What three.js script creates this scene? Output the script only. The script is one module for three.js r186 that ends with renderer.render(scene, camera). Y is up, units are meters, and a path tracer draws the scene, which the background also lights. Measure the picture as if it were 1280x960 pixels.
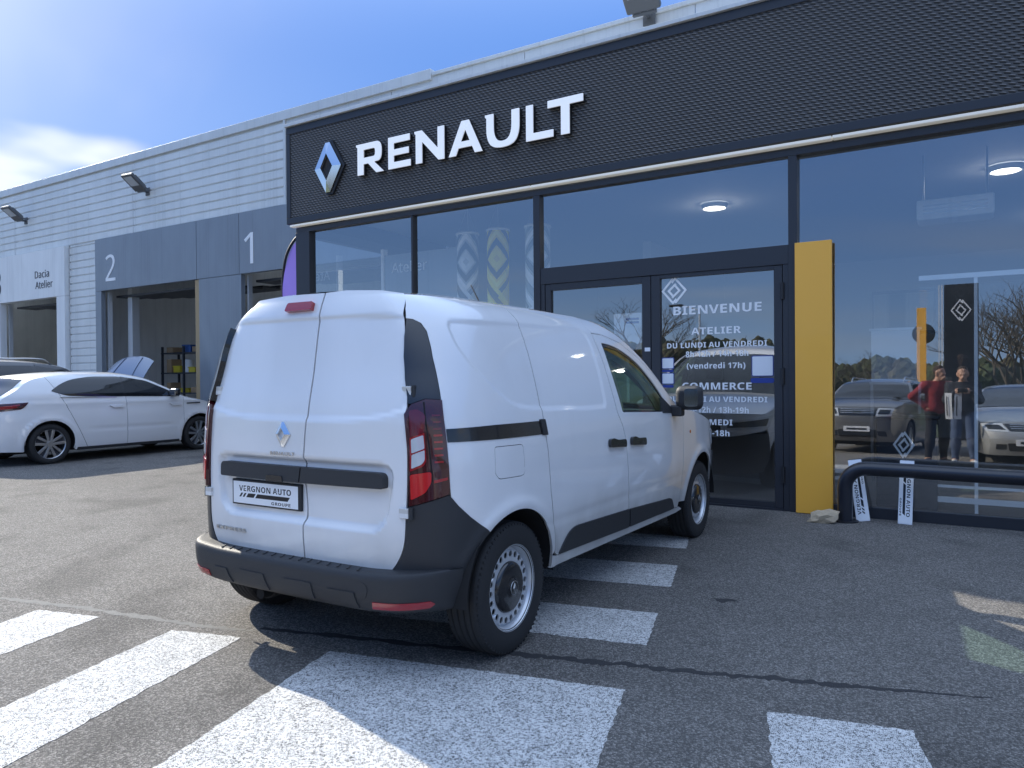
import * as THREE from 'three';
import { RoundedBoxGeometry } from 'three/addons/geometries/RoundedBoxGeometry.js';
import { TextGeometry } from 'three/addons/geometries/TextGeometry.js';
import { FontLoader } from 'three/addons/loaders/FontLoader.js';
import { MarchingCubes } from 'three/addons/objects/MarchingCubes.js';
import { mergeGeometries } from 'three/addons/utils/BufferGeometryUtils.js';

// ------------------------------------------------------------------ camera, sky, sun, exposure
const scene = new THREE.Scene();
const camera = new THREE.PerspectiveCamera(55.26, 4 / 3, 0.05, 2000);
camera.position.set(0, 1.30, 7.43);
camera.rotation.set(-0.44 * Math.PI / 180, 31.39 * Math.PI / 180, -0.46 * Math.PI / 180, 'YXZ');
scene.add(camera);

const rngOf = (seed) => () => { seed |= 0; seed = seed + 0x6D2B79F5 | 0; let t = Math.imul(seed ^ seed >>> 15, 1 | seed); t = t + Math.imul(t ^ t >>> 7, 61 | t) ^ t; return ((t ^ t >>> 14) >>> 0) / 4294967296; };
const clamp = (x, a = 0, b = 1) => Math.min(b, Math.max(a, x));
const sstep = (a, b, x) => { x = clamp((x - a) / (b - a)); return x * x * (3 - 2 * x); };
const lerp = (a, b, t) => a + (b - a) * t;
// value noise in 3-D, seeded by an integer hash
const hash3 = (x, y, z) => { let h = Math.imul(x, 374761393) ^ Math.imul(y, 668265263) ^ Math.imul(z, 2147483647 ^ 0x5bd1e995); h = Math.imul(h ^ h >>> 13, 1274126177); return ((h ^ h >>> 16) >>> 0) / 4294967296; };
function noise3(x, y, z) {
  const i = Math.floor(x), j = Math.floor(y), k = Math.floor(z), f = (t) => t * t * (3 - 2 * t), u = f(x - i), v = f(y - j), w = f(z - k);
  const L = (a, b, t) => a + (b - a) * t;
  return L(L(L(hash3(i, j, k), hash3(i + 1, j, k), u), L(hash3(i, j + 1, k), hash3(i + 1, j + 1, k), u), v), L(L(hash3(i, j, k + 1), hash3(i + 1, j, k + 1), u), L(hash3(i, j + 1, k + 1), hash3(i + 1, j + 1, k + 1), u), v), w);
}
const fbm = (x, y, z, n = 5) => { let s = 0, a = 0.5, t = 0; for (let o = 0; o < n; o++) { s += a * noise3(x, y, z); t += a; a *= 0.5; x = x * 2.03 + 11.7; y = y * 2.03 + 5.3; z = z * 2.03 + 3.1; } return s / t; };

const SUN_AZ = 15 * Math.PI / 180, SUN_EL = 29.8 * Math.PI / 180;
const sunDir = new THREE.Vector3(-Math.cos(SUN_AZ) * Math.cos(SUN_EL), Math.sin(SUN_EL), -Math.sin(SUN_AZ) * Math.cos(SUN_EL));
const EXPOSURE = 3.7;
{
  const W = 2048, H = 1024, data = new Float32Array(W * H * 4), K = 1 / EXPOSURE;
  for (let j = 0; j < H; j++) for (let i = 0; i < W; i++) {
    const el = ((j + 0.5) / H - 0.5) * Math.PI, az = ((i + 0.5) / W - 0.5) * 2 * Math.PI;
    const y = Math.sin(el), x = Math.cos(el) * Math.cos(az), z = Math.cos(el) * Math.sin(az);
    const e = Math.max(y, 0), g = Math.pow(1 - e, 3.2);
    let c = [lerp(0.085, 0.27, g), lerp(0.27, 0.52, g), lerp(0.83, 0.94, g)];
    const th = Math.acos(clamp(x * sunDir.x + y * sunDir.y + z * sunDir.z, -1, 1)) * 180 / Math.PI;
    const au = 1.5 * Math.exp(-th / 7) + 0.22 * Math.exp(-th / 22);
    c = [c[0] + au * 0.95, c[1] + au * 0.86, c[2] + au * 0.66];
    if (y > 0) {   // a low deck of bright broken cloud, and thin cirrus above it
      const d = 1 / (y + 0.10), px = x * d, pz = z * d;
      const n = fbm(px * 0.55 + 8.88, pz * 0.55 + 26.64, 1.7, 6) + 0.30 * (fbm(px * 2.2 + 1, pz * 2.2, 3.3, 5) - 0.5);
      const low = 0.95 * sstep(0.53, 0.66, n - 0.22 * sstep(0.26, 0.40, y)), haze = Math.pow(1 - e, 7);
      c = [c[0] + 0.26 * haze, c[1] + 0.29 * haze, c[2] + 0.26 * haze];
      const cir = 0.20 * sstep(0.48, 0.80, fbm(px * 0.35 + pz * 0.5, pz * 1.5 - px * 0.8, 4.2, 5)), overheadFill = sstep(0.38, 0.80, y) * (0.55 + 0.6 * fbm(px * 0.9 + 2, pz * 0.9, 6.1, 5));   // brightness added to the upper sky, strongest overhead, to fill the shade
      c = [lerp(c[0], 1.22, overheadFill), lerp(c[1], 1.54, overheadFill), lerp(c[2], 2.10, overheadFill)];
      const a = clamp(low * 0.85 + cir), b = 0.72 + 0.28 * sstep(0.45, 0.75, fbm(px * 1.5, pz * 1.5, 9.3, 4)), s = 1 + 0.5 * Math.exp(-th / 30);
      c = [lerp(c[0], 0.90 * b * s, a), lerp(c[1], 0.94 * b * s, a), lerp(c[2], 0.98 * b * s, a)];
    }
    if (y < 0) { const m = sstep(0, -0.06, y); c = c.map((q, k) => lerp(q, [0.16, 0.15, 0.14][k], m)); }
    const o = (j * W + i) * 4;
    data[o] = c[0] * K; data[o + 1] = c[1] * K; data[o + 2] = c[2] * K; data[o + 3] = 1;
  }
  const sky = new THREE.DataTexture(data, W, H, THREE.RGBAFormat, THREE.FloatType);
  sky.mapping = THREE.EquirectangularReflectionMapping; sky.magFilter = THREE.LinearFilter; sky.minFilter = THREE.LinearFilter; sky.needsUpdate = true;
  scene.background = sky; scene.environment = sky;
}
const sun = new THREE.DirectionalLight(new THREE.Color().setRGB(1, 0.93, 0.80), 2.0);
sun.position.copy(sunDir).multiplyScalar(80); sun.target.position.set(0, 0, 0);
sun.castShadow = true; sun.shadow.mapSize.set(4096, 4096); sun.shadow.radius = 1;
Object.assign(sun.shadow.camera, { left: -40, right: 40, top: 40, bottom: -40, near: 1, far: 260 });
scene.add(sun, sun.target);

const renderer = new THREE.WebGLRenderer({ antialias: true });
renderer.setSize(1024, 768);
renderer.toneMapping = THREE.LinearToneMapping;
renderer.toneMappingExposure = EXPOSURE;
renderer.shadowMap.enabled = true;

// ------------------------------------------------------------------ helpers
const used = {};
function numbered(name) { if (!(name in used)) { used[name] = 0; return name; } used[name]++; return name + '_' + String(used[name]).padStart(3, '0'); }
function tag(o, label, category, group, kind) { if (label) o.userData.label = label; if (category) o.userData.category = category; if (group) o.userData.group = group; if (kind) o.userData.kind = kind; return o; }
function thing(name, label, category, pos = [0, 0, 0], turn = 0, group) { const o = new THREE.Group(); o.name = numbered(name); o.position.set(...pos); o.rotation.y = turn; scene.add(o); return tag(o, label, category, group); }
function clean(g) {
  g = g.index ? g.toNonIndexed() : g;
  const r = new THREE.BufferGeometry(), n = g.attributes.position.count;
  r.setAttribute('position', g.attributes.position); 
  if (!g.attributes.normal) g.computeVertexNormals();
  r.setAttribute('normal', g.attributes.normal);
  r.setAttribute('uv', g.attributes.uv || new THREE.BufferAttribute(new Float32Array(n * 2), 2));
  return r;
}
const merge = (list) => mergeGeometries(list.flat(9).filter(Boolean).map(clean));
function obj(name, geos, mat, parent = scene, label) {
  const g = Array.isArray(geos) ? merge(geos) : geos;
  const m = new THREE.Mesh(g, mat); m.name = parent === scene ? numbered(name) : name; m.castShadow = m.receiveShadow = true;
  if (label) m.userData.label = label;
  parent.add(m); return m;
}
function sub(name, parent) { const o = new THREE.Group(); o.name = name; parent.add(o); return o; }
function box(x0, x1, y0, y1, z0, z1, r = 0) {
  const w = Math.abs(x1 - x0), h = Math.abs(y1 - y0), d = Math.abs(z1 - z0);
  const g = r ? new RoundedBoxGeometry(w, h, d, 2, Math.min(r, w / 2.01, h / 2.01, d / 2.01)) : new THREE.BoxGeometry(w, h, d);
  g.translate((x0 + x1) / 2, (y0 + y1) / 2, (z0 + z1) / 2); return uvWorld(g);
}
function uvWorld(g, s = 1) {   // texture coordinates in metres on the plane that a face looks along
  g = g.index ? g.toNonIndexed() : g; const p = g.attributes.position, n = g.attributes.normal, uv = new Float32Array(p.count * 2);
  for (let i = 0; i < p.count; i++) {
    const ax = Math.abs(n.getX(i)), ay = Math.abs(n.getY(i)), az = Math.abs(n.getZ(i)), x = p.getX(i) * s, y = p.getY(i) * s, z = p.getZ(i) * s;
    if (ay >= ax && ay >= az) { uv[2 * i] = x; uv[2 * i + 1] = z; } else if (az >= ax) { uv[2 * i] = x; uv[2 * i + 1] = y; } else { uv[2 * i] = z; uv[2 * i + 1] = y; }
  }
  g.setAttribute('uv', new THREE.BufferAttribute(uv, 2)); return g;
}
function cyl(r0, r1, h, n = 20, open = false) { return new THREE.CylinderGeometry(r1, r0, h, n, 1, open); }
function rod(a, b, r, n = 8, r2 = r) {
  a = new THREE.Vector3(...a); b = new THREE.Vector3(...b); const d = b.clone().sub(a), g = new THREE.CylinderGeometry(r2, r, d.length(), n);
  g.applyQuaternion(new THREE.Quaternion().setFromUnitVectors(new THREE.Vector3(0, 1, 0), d.clone().normalize())); g.translate(...a.clone().add(b).multiplyScalar(0.5).toArray()); return g;
}
function tube(pts, r, seg = 40, n = 10, closed = false) { return new THREE.TubeGeometry(new THREE.CatmullRomCurve3(pts.map((p) => new THREE.Vector3(...p)), closed), seg, r, n, closed); }
// polygon helpers: points [x, y] or [x, y, radius]; gives a closed list of [x, y]
function fillet(pts, n = 6) {
  const out = [];
  pts.forEach((p, i) => {
    const r = p[2] || 0; if (!r) { out.push([p[0], p[1]]); return; }
    const a = pts[(i + pts.length - 1) % pts.length], b = pts[(i + 1) % pts.length];
    const da = Math.hypot(a[0] - p[0], a[1] - p[1]), db = Math.hypot(b[0] - p[0], b[1] - p[1]), ra = Math.min(r, da * 0.49), rb = Math.min(r, db * 0.49);
    const A = [p[0] + (a[0] - p[0]) / da * ra, p[1] + (a[1] - p[1]) / da * ra], B = [p[0] + (b[0] - p[0]) / db * rb, p[1] + (b[1] - p[1]) / db * rb];
    for (let k = 0; k <= n; k++) { const t = k / n; out.push([(1 - t) ** 2 * A[0] + 2 * t * (1 - t) * p[0] + t * t * B[0], (1 - t) ** 2 * A[1] + 2 * t * (1 - t) * p[1] + t * t * B[1]]); }
  });
  return out;
}
function spl(pts, n = 6) {   // a smooth open curve through the points
  const c = new THREE.CatmullRomCurve3(pts.map((p) => new THREE.Vector3(p[0], p[1], 0)), false, 'centripetal');
  return c.getPoints(n * (pts.length - 1)).map((p) => [p.x, p.y]);
}
function arc(cx, cy, r, a0, a1, n = 18) { const o = []; for (let i = 0; i <= n; i++) { const a = (a0 + (a1 - a0) * i / n) * Math.PI / 180; o.push([cx + r * Math.cos(a), cy + r * Math.sin(a)]); } return o; }
function extrude(pts, depth, bevel = 0, holes = []) {
  const S = new THREE.Shape(pts.map((p) => new THREE.Vector2(p[0], p[1]))); holes.forEach((h) => S.holes.push(new THREE.Path(h.map((p) => new THREE.Vector2(p[0], p[1])))));
  return new THREE.ExtrudeGeometry(S, { depth, bevelEnabled: bevel > 0, bevelSize: bevel, bevelThickness: bevel, bevelSegments: 2, bevelOffset: -bevel, curveSegments: 10 });
}
function resample(poly, step) {
  const out = []; for (let i = 0; i < poly.length; i++) { const a = poly[i], b = poly[(i + 1) % poly.length], d = Math.hypot(b[0] - a[0], b[1] - a[1]); if (d < 1e-6) continue; const n = Math.max(1, Math.ceil(d / step)); for (let k = 0; k < n; k++) out.push([a[0] + (b[0] - a[0]) * k / n, a[1] + (b[1] - a[1]) * k / n]); }
  return out;
}
function clipCell(poly, x0, x1, y0, y1) {
  const cut = (P, ax, v, s) => { const o = []; for (let i = 0; i < P.length; i++) { const a = P[i], b = P[(i + 1) % P.length], da = s * (a[ax] - v), db = s * (b[ax] - v); if (da >= 0) o.push(a); if ((da > 0 && db < 0) || (da < 0 && db > 0)) { const t = da / (da - db); const q = [a[0] + (b[0] - a[0]) * t, a[1] + (b[1] - a[1]) * t]; q[ax] = v; o.push(q); } } return o; };
  let P = cut(poly, 0, x0, 1); if (P.length < 3) return P; P = cut(P, 0, x1, -1); if (P.length < 3) return P; P = cut(P, 1, y0, 1); if (P.length < 3) return P; return cut(P, 1, y1, -1);
}
// A sheet of metal, plastic or glass cut to a polygon in the surface's own coordinates and laid on that curved surface, its edge turned in.
function panel(map, poly, { step = 0.03, turn = 0.012, off = 0, centre = [0, 0.9, -2.1], uvs = 1, stepY = step } = {}) {
  const pos = [], nor = [], uv = [], C = new THREE.Vector3(...centre), e = 1e-3, A = new THREE.Vector3(), B = new THREE.Vector3();
  const at = (p, q, o) => {
    const P = map(p, q); A.copy(map(p + e, q)).sub(map(p - e, q)); B.copy(map(p, q + e)).sub(map(p, q - e));
    const N = new THREE.Vector3().crossVectors(A, B).normalize(); if (N.dot(P.clone().sub(C)) < 0) N.negate();
    return [P.clone().addScaledVector(N, o), N, p, q];
  };
  const tri = (a, b, c) => {
    const fn = new THREE.Vector3().crossVectors(b[0].clone().sub(a[0]), c[0].clone().sub(a[0])); if (fn.dot(a[1]) < 0) [b, c] = [c, b];
    for (const v of [a, b, c]) { pos.push(v[0].x, v[0].y, v[0].z); nor.push(v[1].x, v[1].y, v[1].z); uv.push(v[2] * uvs, v[3] * uvs); }
  };
  let lo = [1e9, 1e9], hi = [-1e9, -1e9]; poly.forEach((p) => { lo = [Math.min(lo[0], p[0]), Math.min(lo[1], p[1])]; hi = [Math.max(hi[0], p[0]), Math.max(hi[1], p[1])]; });
  const nx = Math.max(1, Math.ceil((hi[0] - lo[0]) / step)), ny = Math.max(1, Math.ceil((hi[1] - lo[1]) / stepY)), memo = new Map();
  const vert = (p) => { const k = p[0].toFixed(6) + ',' + p[1].toFixed(6); let v = memo.get(k); if (!v) { v = at(p[0], p[1], off); memo.set(k, v); } return v; };
  for (let i = 0; i < nx; i++) {
    const x0 = lo[0] + (hi[0] - lo[0]) * i / nx, x1 = lo[0] + (hi[0] - lo[0]) * (i + 1) / nx;
    const col = clipCell(poly, x0, x1, -1e6, 1e6); if (col.length < 3) continue;
    for (let j = 0; j < ny; j++) {
      const y0 = lo[1] + (hi[1] - lo[1]) * j / ny, y1 = lo[1] + (hi[1] - lo[1]) * (j + 1) / ny;
      const cell = clipCell(col, x0, x1, y0, y1).filter((p, k, P) => { const q = P[(k + 1) % P.length]; return Math.hypot(p[0] - q[0], p[1] - q[1]) > 1e-7; });
      if (cell.length < 3) continue;
      const fs = cell.length === 4 && Math.abs((x1 - x0) * (y1 - y0) - Math.abs(THREE.ShapeUtils.area(cell.map((p) => ({ x: p[0], y: p[1] }))))) < 1e-9 ? [[0, 1, 2], [0, 2, 3]] : THREE.ShapeUtils.triangulateShape(cell.map((p) => new THREE.Vector2(p[0], p[1])), []);
      for (const f of fs) tri(vert(cell[f[0]]), vert(cell[f[1]]), vert(cell[f[2]]));
    }
  }
  if (turn) {
    const rim = resample(poly, step).map((p) => [at(p[0], p[1], off), at(p[0], p[1], off - turn)]);
    for (let i = 0; i < rim.length; i++) {
      const [a, a2] = rim[i], [b, b2] = rim[(i + 1) % rim.length], N = new THREE.Vector3().crossVectors(b[0].clone().sub(a[0]), a2[0].clone().sub(a[0])).normalize();
      if (!isFinite(N.x)) continue;
      for (const v of [a, b, b2, a, b2, a2]) { pos.push(v[0].x, v[0].y, v[0].z); nor.push(N.x, N.y, N.z); uv.push(v[2] * uvs, v[3] * uvs); }
    }
  }
  const g = new THREE.BufferGeometry(); g.setAttribute('position', new THREE.Float32BufferAttribute(pos, 3)); g.setAttribute('normal', new THREE.Float32BufferAttribute(nor, 3)); g.setAttribute('uv', new THREE.Float32BufferAttribute(uv, 2));
  return g;
}
// a grid of points f(u, v), u and v in 0..1, as a smooth sheet
function sheet(f, nu, nv, uvs = [1, 1]) {
  const g = new THREE.BufferGeometry(), pos = [], uv = [], ix = [];
  for (let j = 0; j <= nv; j++) for (let i = 0; i <= nu; i++) { const p = f(i / nu, j / nv); pos.push(...(p.isVector3 ? p.toArray() : p)); uv.push(i / nu * uvs[0], j / nv * uvs[1]); }
  for (let j = 0; j < nv; j++) for (let i = 0; i < nu; i++) { const a = j * (nu + 1) + i, b = a + 1, c = a + nu + 1, d = c + 1; ix.push(a, b, d, a, d, c); }
  g.setAttribute('position', new THREE.Float32BufferAttribute(pos, 3)); g.setAttribute('uv', new THREE.Float32BufferAttribute(uv, 2)); g.setIndex(ix); g.computeVertexNormals(); return g;
}
// monotone cubic through a table
function table(X, Y) {
  const n = X.length, d = [], m = []; for (let i = 0; i < n - 1; i++) d.push((Y[i + 1] - Y[i]) / (X[i + 1] - X[i]));
  m.push(d[0]); for (let i = 1; i < n - 1; i++) m.push(d[i - 1] * d[i] <= 0 ? 0 : 2 * d[i - 1] * d[i] / (d[i - 1] + d[i])); m.push(d[n - 2]);
  return (x) => { if (x <= X[0]) return Y[0]; if (x >= X[n - 1]) return Y[n - 1]; let i = 0; while (x > X[i + 1]) i++; const h = X[i + 1] - X[i], t = (x - X[i]) / h, t2 = t * t, t3 = t2 * t; return (2 * t3 - 3 * t2 + 1) * Y[i] + (t3 - 2 * t2 + t) * h * m[i] + (-2 * t3 + 3 * t2) * Y[i + 1] + (t3 - t2) * h * m[i + 1]; };
}
const FONT = {}; for (const f of ['droid_sans_bold', 'droid_sans_regular']) FONT[f] = await new FontLoader().loadAsync('fonts/droid/' + f + '.typeface.json');
// lettering whose outline fills the given rectangle: x from x0 to x1, standing on y0, capitals h high
function lettering(text, x0, x1, y0, h, depth, font = 'droid_sans_bold') {
  const g = new TextGeometry(text, { font: FONT[font], size: h, depth, curveSegments: 4, bevelEnabled: false }); g.computeBoundingBox(); const b = g.boundingBox;
  const cap = new TextGeometry('H', { font: FONT[font], size: h, depth, bevelEnabled: false }); cap.computeBoundingBox();
  g.translate(-b.min.x, 0, 0); g.scale((x1 - x0) / (b.max.x - b.min.x), h / cap.boundingBox.max.y, 1); g.translate(x0, y0, 0); return g;
}
// flat strokes along a line, as vinyl or a moulded mark
function stroke(pts, w, depth, closed = false) {
  const out = [], n = pts.length;
  const side = (s) => pts.map((p, i) => {
    const a = closed ? pts[(i + n - 1) % n] : pts[Math.max(0, i - 1)], b = closed ? pts[(i + 1) % n] : pts[Math.min(n - 1, i + 1)];
    const d1 = [p[0] - a[0], p[1] - a[1]], d2 = [b[0] - p[0], b[1] - p[1]], l1 = Math.hypot(...d1), l2 = Math.hypot(...d2);
    const n1 = l1 ? [-d1[1] / l1, d1[0] / l1] : [-d2[1] / l2, d2[0] / l2], n2 = l2 ? [-d2[1] / l2, d2[0] / l2] : n1, m = [n1[0] + n2[0], n1[1] + n2[1]], k = 2 / (m[0] * m[0] + m[1] * m[1]);
    return [p[0] + s * w / 2 * m[0] * k, p[1] + s * w / 2 * m[1] * k];
  });
  const L = side(1), R = side(-1);
  if (closed) return extrude(Math.abs(THREE.ShapeUtils.area(L.map((p) => ({ x: p[0], y: p[1] })))) > Math.abs(THREE.ShapeUtils.area(R.map((p) => ({ x: p[0], y: p[1] })))) ? L : R, depth, 0, [Math.abs(THREE.ShapeUtils.area(L.map((p) => ({ x: p[0], y: p[1] })))) > Math.abs(THREE.ShapeUtils.area(R.map((p) => ({ x: p[0], y: p[1] })))) ? R : L]);
  return extrude([...L, ...R.reverse()], depth);
}
// ------------------------------------------------------------------ surfaces
const rgb = (r, g, b) => new THREE.Color().setRGB(r, g, b);
const std = (c, roughness = 0.6, o = {}) => new THREE.MeshStandardMaterial({ color: Array.isArray(c) ? rgb(...c) : c, roughness, side: THREE.DoubleSide, ...o });
const phy = (c, roughness = 0.3, o = {}) => new THREE.MeshPhysicalMaterial({ color: Array.isArray(c) ? rgb(...c) : c, roughness, side: THREE.DoubleSide, ...o });
const dataTex = (W, H, f, srgb = false) => {
  const d = new Uint8Array(W * H * 4); for (let j = 0; j < H; j++) for (let i = 0; i < W; i++) { const c = f(i, j), o = (j * W + i) * 4; d[o] = clamp(c[0]) * 255; d[o + 1] = clamp(c[1]) * 255; d[o + 2] = clamp(c[2]) * 255; d[o + 3] = 255; }
  const t = new THREE.DataTexture(d, W, H); t.wrapS = t.wrapT = THREE.RepeatWrapping; t.magFilter = THREE.LinearFilter; t.minFilter = THREE.LinearFilter; if (srgb) t.colorSpace = THREE.SRGBColorSpace; t.needsUpdate = true; return t;
};
const srgb = (x) => x <= 0.0031308 ? 12.92 * x : 1.055 * Math.pow(x, 1 / 2.4) - 0.055;
const withTex = (t, sx, sy) => { const c = t.clone(); c.repeat.set(sx, sy); c.needsUpdate = true; return c; };
// stones of the asphalt: a cell pattern that wraps, its height and tone
const STONE = (() => {
  const N = 1024, C = 232, px = new Float32Array(C * C), py = new Float32Array(C * C), tone = new Float32Array(C * C), r = rngOf(7);
  for (let k = 0; k < C * C; k++) { px[k] = r(); py[k] = r(); tone[k] = r(); }
  const h = new Float32Array(N * N), t = new Float32Array(N * N), g = new Float32Array(N * N);
  for (let j = 0; j < N; j++) for (let i = 0; i < N; i++) {
    const x = i / N * C, y = j / N * C, ci = Math.floor(x), cj = Math.floor(y); let f1 = 9, f2 = 9, id = 0;
    for (let b = -1; b <= 1; b++) for (let a = -1; a <= 1; a++) { const m = (ci + a + C) % C, n = (cj + b + C) % C, k = n * C + m, dx = ci + a + px[k] - x, dy = cj + b + py[k] - y, d = Math.sqrt(dx * dx + dy * dy); if (d < f1) { f2 = f1; f1 = d; id = k; } else if (d < f2) f2 = d; }
    const o = j * N + i; h[o] = clamp((f2 - f1) * 1.6) * (0.6 + 0.4 * tone[id]); t[o] = tone[id]; g[o] = f2 - f1;
  }
  return { N, h, t, g };
})();
const patch = (i, j, s, z) => { // wrapping soft noise over the 1024 tile
  const a = i / 1024 * 2 * Math.PI, b = j / 1024 * 2 * Math.PI; return fbm(Math.cos(a) * s + 7, Math.sin(a) * s + Math.cos(b) * s * 1.3 + 3, Math.sin(b) * s + z, 4);
};
const stoneBump = dataTex(1024, 1024, (i, j) => { const v = STONE.h[j * 1024 + i]; return [v, v, v]; });
const asphaltMap = dataTex(1024, 1024, (i, j) => {
  const o = j * 1024 + i, v = (0.074 + 0.155 * STONE.h[o] + 0.29 * Math.pow(STONE.t[o], 2.2)) * (0.85 + 0.3 * patch(i, j, 1.6, 2));
  return [srgb(v * 1.07), srgb(v), srgb(v * 0.91)];
}, true);
const paintMap = dataTex(1024, 1024, (i, j) => {
  const o = j * 1024 + i, n = patch(i, j, 5, 9), gap = STONE.g[o] < 0.03 + 0.24 * sstep(0.36, 0.75, noise3(i / 4.5, j / 4.5, 3)) + 0.10 * (n - 0.4), worn = STONE.t[o] > 0.988;
  const v = gap || worn ? 0.08 + 0.06 * STONE.t[o] : 0.66 + 0.10 * STONE.t[o] - 0.10 * n;
  return [srgb(v), srgb(v * 0.99), srgb(v * 0.955)];
}, true);
const TILE = 1 / 1.55;
const fine = dataTex(512, 512, (i, j) => { const v = 0.5 + 0.5 * (noise3(i / 2.1, j / 2.1, 1) - 0.5) + 0.35 * (noise3(i / 9, j / 9, 4) - 0.5); return [v, v, v]; });
const waviness = dataTex(512, 512, (i, j) => { const a = i / 512 * 2 * Math.PI, b = j / 512 * 2 * Math.PI, v = fbm(Math.cos(a) * 0.9 + 4, Math.sin(a) * 0.9 + Math.cos(b), Math.sin(b) + 2, 3); return [v, v, v]; });
const streaks = dataTex(512, 512, (i, j) => { const a = i / 512 * 2 * Math.PI, b = j / 512 * 2 * Math.PI, s = fbm(Math.cos(a) * 14 + 30, Math.sin(a) * 14 + 30, 1 + 0.35 * Math.sin(b), 4), q = fbm(Math.cos(a) * 2 + 9, Math.sin(a) * 2 + Math.cos(b) * 2, Math.sin(b) * 2 + 5, 4), v = 0.98 - 0.13 * Math.max(0, s - 0.5) * (0.4 + q) - 0.08 * (q - 0.4); return [v, v * 0.997, v * 0.985]; }, true);
const bodyDirt = dataTex(1024, 512, (i, j) => { const p = Math.cos(i / 1024 * 2 * Math.PI) * 0.955, q = Math.sin(i / 1024 * 2 * Math.PI) * 0.955, y = j / 512 * 2, low = sstep(0.75, 0.30, y + 0.25 * (fbm(p * 3 + 8, y * 2, q * 3 + 8, 4) - 0.5)), v = 1 - 0.20 * low * (0.4 + 0.9 * fbm(p * 9 + 30, y * 9, q * 9 + 30, 4)) - 0.035 * sstep(0.5, 0.7, fbm(p * 1.7 + 4, y * 0.8, q * 1.7 + 9, 4)); return [v, v * (1 - 0.012 * low), v * (1 - 0.035 * low)]; }, true);
const grime = dataTex(512, 512, (i, j) => { const a = i / 512 * 2 * Math.PI, b = j / 512 * 2 * Math.PI, v = 0.84 + 0.22 * fbm(Math.cos(a) * 2 + 9, Math.sin(a) * 2 + Math.cos(b) * 2, Math.sin(b) * 2 + 5, 5) - 0.03; return [v, v, v]; }, true);
// expanded metal of the fascia: rows of slanted lips over dark slots, every second row shifted by half
const meshField = (i, j) => {
  const W = 512, H = 256, x = i / W * 8, y = j / H * 8, row = Math.floor(y), fx = (x + (row & 1) * 0.5) % 1, fy = y - row, dx = fx - 0.5, dy = fy - 0.42 + 0.5 * dx;
  const slot = sstep(0.46, 0.30, Math.abs(dx)) * sstep(0.30, 0.12, Math.abs(dy + 0.10)), lip = sstep(0.24, 0.04, Math.abs(fy - 0.80 + 0.5 * dx)) * sstep(0.46, 0.22, Math.abs(dx));
  return [slot, lip];
};
const meshMap = dataTex(512, 256, (i, j) => { const [s, l] = meshField(i, j), v = lerp(0.075, 0.018, s) + 0.12 * l; return [srgb(v * 1.05), srgb(v), srgb(v * 0.97)]; }, true);
const meshBump = dataTex(512, 256, (i, j) => { const [s, l] = meshField(i, j), v = 0.5 - 0.5 * s + 0.5 * l; return [v, v, v]; });
const canvasTex = (w, h, draw) => { const c = document.createElement('canvas'); c.width = w; c.height = h; draw(c.getContext('2d'), w, h); const t = new THREE.CanvasTexture(c); t.colorSpace = THREE.SRGBColorSpace; t.wrapS = t.wrapT = THREE.ClampToEdgeWrapping; return t; };
const fitText = (c, s, x0, x1, y, size, weight = 'bold') => { c.font = weight + ' ' + size + 'px sans-serif'; const w = c.measureText(s).width; c.save(); c.translate(x0, y); c.scale((x1 - x0) / w, 1); c.fillText(s, 0, 0); c.restore(); };
const plateTex = canvasTex(1024, 256, (c, w, h) => {
  c.fillStyle = '#eef0f2'; c.fillRect(0, 0, w, h); c.fillStyle = '#10131c'; c.textBaseline = 'alphabetic';
  fitText(c, 'VERGNON AUTO', 95, 925, 112, 92);
  c.fillStyle = '#eef0f2'; c.fillRect(150, 70, 60, 7); c.fillRect(690, 88, 50, 8); c.fillStyle = '#10131c';
  const sl = (a, b) => { c.beginPath(); c.moveTo(a + 22, 134); c.lineTo(b + 22, 134); c.lineTo(b - 14, 182); c.lineTo(a - 14, 182); c.fill(); };
  sl(110, 140); sl(165, 195); sl(225, 345); sl(372, 880);
  fitText(c, 'GROUPE', 610, 915, 240, 48);
});
const bannerTex = (bg, lines) => canvasTex(256, 1024, (c, w, h) => {
  c.fillStyle = bg; c.fillRect(0, 0, w, h); const r = rngOf(5);
  for (let k = 0; k < 4; k++) for (let q = 0; q < 4; q++) { c.strokeStyle = lines[(q + k) % lines.length]; c.lineWidth = 13 + 9 * r(); const cx = w * (0.5 + 0.12 * (k % 2 ? -1 : 1)), cy = h * (0.16 + 0.26 * k), a = 24 + 30 * q, b = a * 1.75; c.beginPath(); c.moveTo(cx, cy - b); c.lineTo(cx + a, cy); c.lineTo(cx, cy + b); c.lineTo(cx - a, cy); c.closePath(); c.stroke(); }
});
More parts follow.
